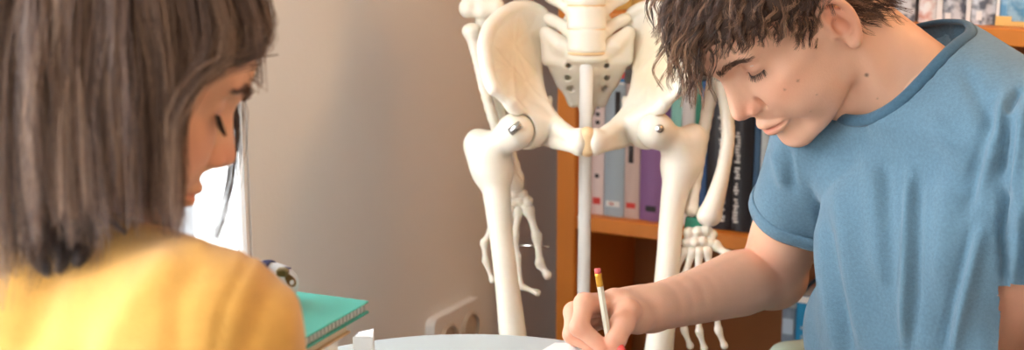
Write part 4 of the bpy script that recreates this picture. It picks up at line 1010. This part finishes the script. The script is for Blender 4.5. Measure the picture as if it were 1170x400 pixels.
for s in (1, -1):
    F = Field(mm(46, s * 31.5 - 16, 11), mm(86, s * 31.5 + 16, 44), .0015); F.ell(mm(66.4, s * 31.5, 27.5), mm(12.6, 14.4, 12.4), k=0)
    sculpt('eyeball', F, m_eye, wom, 0, None, MWm); lashes(MWm, wom, s, rng, 60, .0105); brow(MWm, wom, s, rng, mat('brow_dark', srgb(110, 76, 58), .5), 150, .0034, GV['womV'])
# sweater
def build_sweater():
    P = [WSR + .12, WSL - .12, WH - .12, WH + .16, WER + .08, WWR + .06, WEL - .08, WWL + .07, WSL + .1]
    F = Field(np.min(P, 0) - .03, np.max(P, 0) + .03, .0044)
    cm = WM - ZZ * .10 - wf * .012
    F.tri(WM - wr * .12 - ZZ * .005, WM + wr * .12 - ZZ * .005, cm, .058, .058, .088, k=.04)
    F.tri(cm - wr * .08, cm + wr * .08, WH, .080, .080, .09, k=.04); F.tri(WH - wr * .07, WH + wr * .07, cm, .09, .09, .08, k=.04)
    F.cone(WM - wf * .012, WN - ZZ * .012, .056, .052, .03)
    for s in (-1, 1): F.cone(WN - ZZ * .016 - wf * .01, WM + wr * s * .14 + ZZ * .004, .042, .048, .03)
    for s, e, w_ in ((WSR, WER, WWR), (WSL, WEL, WWL)):
        F.chain([s + ZZ * .003, s + (e - s) * .5, e], [.060, .056, .052], .03, 4); F.chain([e, (e + w_) / 2, w_ - (w_ - e) * .1], [.052, .044, .036], .015, 4)
    V, Q = F.mesh(3)
    N = np.zeros_like(V); fn_ = np.cross(V[Q[:, 2]] - V[Q[:, 0]], V[Q[:, 3]] - V[Q[:, 1]])
    for j in range(4):
        for i in range(3): N[:, i] += np.bincount(Q[:, j], fn_[:, i], len(V))
    N /= np.linalg.norm(N, axis=1, keepdims=True) + 1e-9
    rel = V - np.array([0, 0, CAMZ]); tt = rel @ CF; q = np.stack([585 + FPX * rel[:, 0] / tt, 200 - FPX * (rel @ CU) / tt], 1); face_ = (N * rel).sum(1) < 0; D = np.zeros(len(V))
    seam = spline([(286, 288), (274, 315), (256, 352), (244, 410)], None, 6)[0]
    for pts, wd, am in ((seam, 4, -2.0), (seam + np.array([-9, 0]), 9, 1.0), (seam + np.array([12, 4]), 10, 1.2), (np.array([(222, 310), (205, 340), (200, 400)]), 16, -3), (np.array([(190, 300), (150, 350), (120, 400)]), 18, 3), (np.array([(310, 320), (285, 400)]), 12, -3), (np.array([(335, 330), (330, 400)]), 12, 3), (np.array([(120, 255), (180, 265), (230, 280)]), 7, 3), (np.array([(60, 320), (30, 400)]), 18, -3)):
        d = np.full(len(V), 1e3)
        for i in range(len(pts) - 1):
            a, b = pts[i].astype(float), pts[i + 1].astype(float); ab = b - a; t = np.clip(((q - a) @ ab) / (ab @ ab), 0, 1); d = np.minimum(d, np.linalg.norm(q - a - t[:, None] * ab, axis=1))
        D += np.where(face_, am * .001 * np.exp(-(d / wd) ** 2), 0)
    V = V + N * D[:, None]
    ax = unit(WN - WM + wf * .01); rl = V - (WN + ZZ * .012); kill = (rl @ ax > -.004) & (np.linalg.norm(rl - (rl @ ax)[:, None] * ax, axis=1) < .09)
    kill |= V[:, 2] < WH[2] - .05
    keep = ~kill[Q].any(1); Q = Q[keep]; used = np.unique(Q); mp = np.full(len(V), -1); mp[used] = np.arange(len(used))
    return V[used], mp[Q]
Vw_, Qw_ = build_sweater(); sw = link('sweater', mesh_np('sweater', Vw_, Qw_), m_yel, wom)
def wtrousers():
    def fn(F):
        F.tri(WH - wr * .075, WH + wr * .075, WH + ZZ * .05, .1, .1, .085, k=.03)
        for s in (-1, 1):
            hp = WH + wr * s * .08 - ZZ * .02; kn = hp + wf * .28 + wr * s * .07; an = np.array([kn[0], kn[1], .11]) - wf * .18
            F.chain([hp, (hp + kn) / 2, kn], [.088, .08, .062], .03, 3); F.chain([kn, (kn + an) / 2, an], [.062, .056, .046], .02, 3)
    V, Q = limb([WH + .22, WH - .25, WH + wf * .5, WH + wf * .3 + wr * .2, np.array([WH[0], WH[1], .08])], fn, .011, 2); link('trousers', mesh_np('trousers', V, Q), mat('black_denim', srgb(48, 48, 54), .85, .1, 200), wom)
wtrousers()
# hair: strands grown from the scalp, combed from a parting and draped over head, neck and shoulders
def build_woman_hair():
    rng = np.random.default_rng(21); R3 = MWm[:3, :3]; Ri = np.linalg.inv(R3)
    hzw = lambda az: np.interp(az, [0, 25, 45, 62, 80, 95, 120, 150, 180], [78, 74, 62, 44, 14, 6, -6, -34, -42]) * .001
    n, per, seg = 900, 12, 12
    R = scalp(rng, n, HC, HRAD + .003, hzw)
    N = (R - HC) / (HRAD ** 2); N /= np.linalg.norm(N, axis=1, keepdims=True)
    part = np.stack([R[:, 0] * .7 - .025, np.zeros(n) + .012, np.full(n, .135)], 1)
    fl = R - part; fl -= N * (fl * N).sum(1, keepdims=True); fl /= np.linalg.norm(fl, axis=1, keepdims=True) + 1e-6
    gl = Ri @ np.array([0, 0, -1.0]); gl /= np.linalg.norm(gl)
    fr = np.clip((R[:, 0] - .01) / .06, 0, 1)[:, None]          # front roots are swept back off the face
    off = rng.uniform(.004, .022, n)[:, None]; off = np.where(R[:, :1] > .02, off * .35, off)
    nearf = (R[:, 1] < .012)
    loose = rng.uniform(size=n) < 0
    tot = np.where(R[:, 0] < -.02, rng.uniform(.27, .36, n), rng.uniform(.26, .40, n)); st = (tot / (seg - 1))[:, None]
    d = fl + N * .25; p = R.copy(); P = np.zeros((n, seg, 3)); wob = rng.normal(size=(n, 3)) * .06
    sR, sL, bk = inv(MWm, WSR), inv(MWm, WSL), inv(MWm, WM - ZZ * .10 - wf * .012); nk = inv(MWm, WN)
    def capsule(p, a, b, r):
        ab = b - a; t = np.clip(((p - a) @ ab) / (ab @ ab), 0, 1)[:, None]; c = a + t * ab; v = p - c; l = np.linalg.norm(v, axis=1, keepdims=True)
        return np.where(l < r, c + v / np.maximum(l, 1e-6) * r, p)
    for i in range(seg):
        P[:, i] = p; f = i / seg
        g = .20 + .80 * min(1, f * 2.2)
        back = np.array([-.9, 0, -.25]) * fr * max(0, 1 - f * 2.4) * .45
        d = d * .8 + g * gl + back + wob * np.cos(i * .5 + wob[:, :1] * 40) + (.28 * (1 - min(1, f * 3))) * fl
        d /= np.linalg.norm(d, axis=1, keepdims=True); p = p + d * st
        q = (p - HC) / (HRAD + off); l = np.linalg.norm(q, axis=1, keepdims=True); p = np.where(l < 1, HC + (HRAD + off) * q / np.maximum(l, 1e-6), p)
        p = capsule(p, mm(30, 0, -20), mm(10, 0, -45), .064); p = capsule(p, mm(-25, 0, -10), nk, .056 + off.mean())
        p = capsule(p, sL, sR, .070); p = capsule(p, (sL + sR) / 2, bk, .098)
        xm = np.interp(p[:, 2], [-.12, -.06, 0, .03, .06, .09], [.098, .078, .044, .032, .048, .085]) + rng.normal(size=n) * .001
        sg = np.where(nearf, -1.0, 1.0); p[:, 1] = np.where((p[:, 2] < .072) & (p[:, 0] > .0), sg * np.maximum(sg * p[:, 1], .048), p[:, 1])
        lim = (p[:, 1] < -.02) & ~loose; p[:, 0] = np.where(lim, np.minimum(p[:, 0], xm - off[:, 0] * .3), p[:, 0])
        dn = p[:, 2] < .085; p[:, 0] = np.where(dn & (p[:, 0] > .03) & (p[:, 1] > 0), np.minimum(p[:, 0], np.maximum(.03 + (p[:, 2] - .0) * .75, .03)), p[:, 0])
        xl = np.where(loose, .112, np.interp(p[:, 2], [-.2, -.08, 0, .05, .09], [.06, .05, .045, .050, .075])) - off[:, 0]; p[:, 0] = np.where((p[:, 1] > 0) & (p[:, 2] < .075), np.minimum(p[:, 0], xl), p[:, 0])
    # cut: hair lying on the back ends above the shoulder blades, longer in the lock on the left
    Pw = xf(MWm, P.reshape(-1, 3)).reshape(P.shape); rl = Pw - WM; lt = rl @ wr; bf = rl @ wf
    zc = WM[2] + np.interp(lt, [-.05, .0, .02, .05, .064, .075, .12, .2], [.088, .084, .072, .066, .074, .100, .104, .10]) + rng.normal(size=(n, 1)) * .009
    cut = ((Pw[:, :, 2] < zc) & (bf < .035)) | (Pw[:, :, 2] < .925); k0 = np.where(cut.any(1), np.argmax(cut, 1), seg - 1); k0 = np.maximum(k0, 3)
    u = np.linspace(0, 1, seg)[None] * k0[:, None]; i0 = np.minimum(np.floor(u).astype(int), seg - 2); fr_ = (u - i0)[..., None]; ar = np.arange(n)[:, None]
    P = P[ar, i0] * (1 - fr_) + P[ar, i0 + 1] * fr_
    ex = np.maximum(P[:, :, 0] * .857 + P[:, :, 2] * .515 - .111, 0)[..., None]; P = P - ex * np.array([.857, 0, .515])
    o = rng.normal(size=(n, per, 1, 3)) * .0045; s = np.linspace(0, 1, seg)[None, None, :, None]
    jit = rng.normal(size=(n, per, 1, 3)) * .003 * np.sin(s * 5 + rng.uniform(0, 6, (n, per, 1, 1)))
    S = (P[:, None] + o * (1 - .35 * s) + jit * s).reshape(-1, seg, 3)
    Rd = (.00044 * np.linspace(1, .3, seg))[None] * rng.uniform(.7, 1.3, (len(S), 1))
    cols = np.array([srgb(98, 70, 53), srgb(114, 83, 62), srgb(134, 100, 76), srgb(86, 61, 47), srgb(152, 118, 92)])
    c = (cols[rng.integers(0, len(cols), n)][:, None] * rng.uniform(.7, 1.35, (n, per, 1))).reshape(-1, 3)
    V, Q, T = strands(S, Rd, c)
    link('hair', mesh_np('hair', xf(MWm, V), Q, True, T), m_hairg, wom)
    F = Field(HC - HRAD - .03, HC + HRAD + .03, .004); F.ell(HC, HRAD + .007, k=0)
    for a in np.arange(-180, 181, 5):
        z = float(hzw(abs(a))); r = math.radians(a); pt = np.array([math.cos(r) * .125, math.sin(r) * .10, z - .050])
        F.cone(pt - mm(6, 0, 0), pt - np.array([0, 0, .09]), .052, .056, .004, 'sub')
    sculpt('hair_base', F, mat('hair_under_w', srgb(70, 50, 40), .6), wom, 2, None, MWm)
build_woman_hair()
def place_locks():
    # a few separate locks: ends flicked over the back of the sweater, and wisps hanging beside the face
    rng = np.random.default_rng(5); rel = Vw_ - np.array([0, 0, CAMZ]); tt = rel @ CF; qx = 585 + FPX * rel[:, 0] / tt; qy = 200 - FPX * (rel @ CU) / tt
    def on_back(px_, py_):
        m = (np.abs(qx - px_) < 9) & (np.abs(qy - py_) < 9); return at(px_, py_, (tt[m].min() if m.any() else .80) - .007)
    def put(name, S, C):
        V, Q, T = strands(S, np.tile(.00042 * np.linspace(1, .3, 12), (len(S), 1)), C); link(name, mesh_np(name, V, Q, True, T), m_hairg, wom)
    cols = np.array([srgb(74, 58, 52), srgb(60, 50, 50), srgb(92, 72, 60)])
    for pts, n, sp in (([(22, 226), (52, 246), (70, 272), (76, 294), (70, 310)], 150, .006), ([(70, 226), (92, 246), (99, 268), (97, 288), (90, 303)], 130, .0045), ([(-6, 236), (18, 254), (38, 276), (50, 298), (58, 312)], 130, .006), ([(44, 228), (74, 250), (88, 276), (88, 298)], 110, .005), ([(96, 230), (118, 244), (134, 256), (146, 266)], 26, .002)):
        G = spline([on_back(*p) for p in pts], None, 4)[0]; m = 12; G = G[np.linspace(0, len(G) - 1, m).astype(int)]
        o = rng.normal(size=(n, 1, 3)) * sp; s_ = np.linspace(0, 1, m)[None, :, None]; put('hair_lock', G[None] + o * (1.0 - .75 * s_ ** 2) + CF * -.004, cols[rng.integers(0, 3, n)] * rng.uniform(.7, 1.3, (n, 1)))
    for pts, n in (([(258, 84, 1.03), (269, 118, 1.03), (270, 160, 1.03), (264, 205, 1.025), (254, 248, 1.02), (246, 274, 1.02)], 44), ([(266, 60, 1.0), (280, 40, 1.0), (284, 62, 1.0), (276, 84, 1.0)], 14)):
        G = spline([at(*p) for p in pts], None, 4)[0]; m = 12; G = G[np.linspace(0, len(G) - 1, m).astype(int)]
        o = rng.normal(size=(n, 1, 3)) * .0022; put('hair_wisp', G[None] + o * (1 + rng.normal(size=(n, m, 1)) * .15), cols[rng.integers(0, 3, n)] * 1.4)
place_locks()
# ------------------------------------------------------------------ table and the things on it
m_top = mat('table_grey', srgb(190, 198, 198), .35, .02, 4)
TC = np.array([-.046, 1.115, TZ]); TR = .262
tb = empty('round_table', (TC[0], TC[1], 0), 'small round grey table between the two people', 'table')
def lathe(prof, c, n=64):
    """profile list of (r, z) -> closed surface around c"""
    mb = MB(); v = []; f = []
    for r, z in prof: v += [(c[0] + r * math.cos(2 * math.pi * k / n), c[1] + r * math.sin(2 * math.pi * k / n), z) for k in range(n)]
    for i in range(len(prof) - 1):
        for k in range(n): f.append((i * n + k, i * n + (k + 1) % n, (i + 1) * n + (k + 1) % n, (i + 1) * n + k))
    f.append(tuple(range(n - 1, -1, -1))); f.append(tuple(range((len(prof) - 1) * n, len(prof) * n)))
    return mb.add(v, f)
lathe([(TR - .03, TZ - .026), (TR - .006, TZ - .024), (TR, TZ - .016), (TR, TZ - .006), (TR - .003, TZ - .001), (TR - .007, TZ)], TC, 96).build('table_top', m_top, tb)
lathe([(.02, TZ - .10), (.022, TZ - .04), (.09, TZ - .034), (.09, TZ - .0262)], TC, 32).build('top_bracket', m_steel, tb)
lathe([(.026, .03), (.026, TZ - .05)], TC, 32).build('column', m_steel, tb, True)
lathe([(.15, 0), (.15, .008), (.13, .016), (.05, .03), (.03, .045)], TC, 48).build('foot_plate', m_steel, tb)
# teal notebook on a stack of two books
ZN = .842
c1, c2, c3 = at_z(421.6, 343.6, ZN), at_z(358.6, 379.6, ZN), at_z(328, 328, ZN)
e1 = unit(c2 - c1); e2 = c3 - c1; e2 = unit(e2 - e1 * (e2 @ e1)); W1, W2 = .148, .165
nbk = empty('notebook', c1 + e1 * W1 / 2 + e2 * W2 / 2 - ZZ * .013, 'teal hardcover notebook lying on top of the book pile', 'notebook')
m_teal = mat('teal_cover', srgb(78, 192, 178), .4, .02, 20); m_teal_d = mat('teal_cover_edge', srgb(44, 150, 132), .45)
def lay(name, i1, i2, l1, l2, z0, z1, m, par, bev=.001):
    return MB().box(c1 * np.array([1, 1, 0]) + e1 * (i1 + l1 / 2) + e2 * (i2 + l2 / 2) + ZZ * (z0 + z1) / 2, l1, l2, z1 - z0, e1, e2, ZZ, bev).build(name, m, par)
lay('front_cover', 0, 0, W1, W2, ZN - .002, ZN, m_teal, nbk, .0006); lay('back_cover', 0, 0, W1, W2, ZN - .0115, ZN - .009, m_teal_d, nbk, .0006)
m_pg = mat('notebook_pages', srgb(222, 222, 216), .8)
for k in range(9): lay('page_block', .003, .003, W1 - .005, W2 - .006, ZN - .0088 + k * .00074, ZN - .0088 + k * .00074 + .0006, m_pg, nbk, 0)
for k in range(24): lay('page_tab', .004 + k * (W1 - .009) / 23, .0018, .0016, .0016, ZN - .0088, ZN - .0021, mat('tab_grey', srgb(188, 190, 186), .7), nbk, 0)
def flat_book(label, i1, i2, l1, l2, z0, z1, col, pagecol, name='book'):
    b = empty(name, c1 * np.array([1, 1, 0]) + e1 * (i1 + l1 / 2) + e2 * (i2 + l2 / 2) + ZZ * z0, label, 'book'); m = mat('cover_' + name + str(int(z0 * 1e4)), col, .5)
    lay('cover_board', i1, i2, l1, l2, z0, z0 + .002, m, b, .0005); lay('cover_board', i1, i2, l1, l2, z1 - .002, z1, m, b, .0005)
    lay('page_block', i1 + .003, i2 + .003, l1 - .006, l2 - .006, z0 + .0021, z1 - .0021, mat('pages_' + str(int(z0 * 1e4)), pagecol, .8, .04, 300, stretch=(.02, .02, 4)), b, 0)
    lay('spine', i1, i2 + l2 - .002, l1, .002, z0, z1, m, b, .0005); return b
flat_book('thin tan book under the teal notebook', .012, .012, .135, .145, .8145, .8300, srgb(214, 180, 140), srgb(226, 206, 176))
flat_book('thick white book at the bottom of the pile on the table', .02, .016, .13, .12, TZ + .0005, .8140, srgb(226, 226, 226), srgb(236, 234, 228))
# white folded paper box beside the pile
bx = empty('paper_box', at_z(414, 402, TZ), 'small folded white paper box standing beside the teal notebook', 'box')
m_pap = mat('paper_white', srgb(240, 240, 238), .8)
pz = .775; q = [at_z(403, 385, pz), at_z(409, 379.5, pz), at_z(427, 375.5, pz + .006), at_z(426, 386, pz)]
low = [np.array([p[0], p[1], TZ + .0008]) for p in q]; ctr = sum(low) / 4
low = [ctr + (p - ctr) * 1.15 for p in low]
for i in range(4):
    j = (i + 1) % 4; nrm = unit(np.cross(low[j] - low[i], ZZ)) * .0012; MB().prism([low[i], low[j], q[j], q[i]], nrm).build('paper_side', m_pap, bx)
MB().prism(q, ZZ * -.0012).build('paper_lid', m_pap, bx)
# pencil case on the notebook with its zip
pc = empty('pencil_case', at_z(300, 332, ZN), 'striped pencil case with a bronze zip pull lying on the notebook', 'pencil case')
pe = at(325, 316, 1.135); pz0 = ZN + .0022; pax = unit(np.array([1, -.12, 0])); psd = np.array([-pax[1], pax[0], 0])
pe = np.array([pe[0], pe[1], 0]); m_pcs = mat('case_cloth', srgb(206, 214, 222), .85, .05, 90, .2, 300)
def case_body(F):
    for k in range(9):
        f = k / 8; c = pe - pax * (.20 * (1 - f) + .014) + ZZ * (pz0 + .026); F.ell(c - ZZ * .010, (.026, .024 - .004 * f, .0185), k=.010)
Fp = Field(np.array([pe[0] - .27, pe[1] - .07, pz0 + .0004]), np.array([pe[0] + .05, pe[1] + .07, pz0 + .08]), .002); case_body(Fp); Fp.half(np.array([0, 0, pz0 + .0025]), -ZZ); o = sculpt('case_body', Fp, m_pcs, pc, 2)
m_nv = mat('navy_tape', srgb(36, 46, 92), .7); m_st = mat('case_stripe', srgb(232, 176, 96), .8)
for u, m in ((-.012, m_nv), (-.030, m_st), (-.075, m_nv), (-.12, m_st)):
    pts = [pe + pax * (u - .004) + psd * math.cos(a) * .0235 + ZZ * (pz0 + .016 + .0195 * math.sin(a)) for a in np.linspace(-.5, math.pi + .5, 20)]
    band('stripe', np.array(pts), .009, .0016, pax, m, pc, False)
zp = [pe - pax * (.2 - .205 * f) + ZZ * (pz0 + .0352 - .006 * max(0, f - .85) / .15) for f in np.linspace(0, 1, 14)]
band('zip_tape', np.array(zp), .010, .0024, psd, m_nv, pc, False)
MB().box(at(323, 311, 1.107), .010, .008, .007, pax, psd, ZZ, .0015).build('zip_slider', mat('bronze', srgb(126, 112, 76), .4, metal=.8), pc)
pa, pb = at(326, 313, 1.108), at(337, 327, 1.103); pd = unit(pb - pa); ps = unit(np.cross(pd, CF)); pn = np.cross(ps, pd); L_ = np.linalg.norm(pb - pa)
def pull():
    mb = MB(); n = 20; out = []; inn = []
    for k in range(n):
        a = 2 * math.pi * k / n; x, y = math.cos(a), math.sin(a)
        out.append(pa + pd * (L_ * .5 + (L_ * .5) * x) + ps * (.0036 * (1 + .25 * x)) * y * min(1, (1 - abs(x)) * 3 + .55)); inn.append(pb - pd * .0042 + pd * .0024 * x + ps * .0022 * y)
    v = []
    for sgn in (-1, 1): v += [p + pn * .0007 * sgn for p in out] + [p + pn * .0007 * sgn for p in inn]
    f = []
    for k in range(n):
        j = (k + 1) % n; f += [(k, j, n + j, n + k), (2 * n + k, 3 * n + k, 3 * n + j, 2 * n + j), (k, 2 * n + k, 2 * n + j, j), (n + k, n + j, 3 * n + j, 3 * n + k)]
    return mb.add(v, f)
pull().build('zip_pull', MATS['bronze'], pc)
# paper under the writing hand, pencil, red eraser
def sheet(name, pts, label, cat, z):
    P = [np.array([*at_z(a, b, z)[:2], z]) for a, b in pts]; o = MB().prism(P, ZZ * -.0004).build(name, m_pap); return tag(o, label, cat)
sheet('paper_sheet', [(616, 402), (634, 391.5), (668, 392), (735, 430), (640, 440)], 'white sheet of paper under the writing hand', 'paper', TZ + .0008)
pp0, pp1 = at(682.5, 307, 1.338), at(697, 399, 1.348); d_ = pp1 - pp0; pt = pp0 + d_ * ((TZ + .0012 - pp0[2]) / d_[2]); pdr = unit(pt - pp0); PL = np.linalg.norm(pt - pp0)
pcl = empty('pencil', pt, 'pale pencil with a pink eraser in the writing hand', 'pencil')
seg_ = lambda a, b, r0, r1, nm, m, n=6, sm=False: MB().tube([pp0 + pdr * a, pp0 + pdr * b], [r0, r1], n).build(nm, m, pcl, sm)
seg_(0, .0055, .0033, .0034, 'eraser', mat('eraser_pink', srgb(226, 104, 104), .7), 14, True)
fer = MB().tube([pp0 + pdr * x for x in (.005, .0075, .0085, .011, .012, .0145, .0155, .0185)], [.0037, .0037, .0033, .0037, .0033, .0037, .0035, .0037], 14); fer.build('ferrule', mat('brass', srgb(232, 170, 60), .35, metal=.6), pcl, True)
seg_(.0185, PL - .019, .0037, .0037, 'barrel', mat('pencil_paint', srgb(222, 214, 194), .4)); seg_(PL - .019, PL - .004, .0037, .001, 'sharpened_wood', mat('cedar', srgb(214, 168, 120), .7), 10); seg_(PL - .004, PL, .001, .0003, 'lead', INK, 8)
rc = at(709, 399, 1.338); rc[2] = max(rc[2], TZ + .007)
F = Field(rc - .016, rc + .016, .0012); F.cone(rc + np.array([0, .002, .001]), rc + np.array([.004, -.004, -.006]), .0042, .0042, .001)
tag(sculpt('red_eraser_cap', F, mat('red_rubber', srgb(232, 78, 74), .5), None, 1), 'small bright red rubber cap under the thumb of the writing hand', 'eraser')
# armchair of the young man and stool of the woman
m_chair = mat('chair_sage', srgb(150, 164, 150), .7, .04, 30, .2, 300)
ch = empty('armchair', np.array([TH_[0], TH_[1], 0]), 'sage green tub armchair behind the person in the blue t-shirt', 'chair')
cc = TH_ * np.array([1, 1, 0]) - fwd * .035
def tub(F):
    pts = []
    for a in np.linspace(-90, 90, 13):
        r = math.radians(a); pts.append(cc - fwd * .255 * math.cos(r) + lat * .285 * math.sin(r))
    pts = [pts[0] + fwd * .05] + pts + [pts[-1] + fwd * .05]
    for i in range(len(pts) - 1):
        za = .612 if i in (0, len(pts) - 2) else .622
        F.tri(pts[i] + ZZ * .36, pts[i + 1] + ZZ * .36, pts[i] + ZZ * (.572 if i == 0 else za - .02), .024, k=.01); F.tri(pts[i + 1] + ZZ * .36, pts[i] + ZZ * (.572 if i == 0 else za - .02), pts[i + 1] + ZZ * (.572 if i == len(pts) - 2 else za - .02), .024, k=.01)
Fc = Field(cc + np.array([-.4, -.4, .30]), cc + np.array([.4, .4, .75]), .010); tub(Fc); sculpt('backrest', Fc, m_chair, ch, 2)
Fc = Field(cc + np.array([-.35, -.35, .28]), cc + np.array([.35, .35, .45]), .008)
for a in range(0, 360, 30): Fc.cone(cc + ZZ * .345, cc + ZZ * .345 + .17 * np.array([math.cos(math.radians(a)), math.sin(math.radians(a)), 0]), .042, .040, .01)
sculpt('seat_cushion', Fc, m_chair, ch, 2)
for a in (45, 135, 225, 315):
    d = np.array([math.cos(math.radians(a)), math.sin(math.radians(a)), 0]); MB().tube([cc + d * .16 + ZZ * .31, cc + d * .22], [.018, .011], 12).build('leg', m_oak, ch, True)
st_ = empty('stool', np.array([WH[0], WH[1], 0]), 'round wooden stool under the person in the yellow sweater', 'stool')
SZ_ = WH[2] - .128; lathe([(.15, SZ_ - .03), (.165, SZ_ - .02), (.165, SZ_ - .006), (.15, SZ_)], WH, 40).build('seat', m_oak, st_)
lathe([(.028, .02), (.028, SZ_ - .03)], WH, 24).build('column', m_steel, st_, True)
lathe([(.13, 0), (.13, .008), (.10, .016), (.04, .024)], WH, 36).build('foot_plate', m_steel, st_)
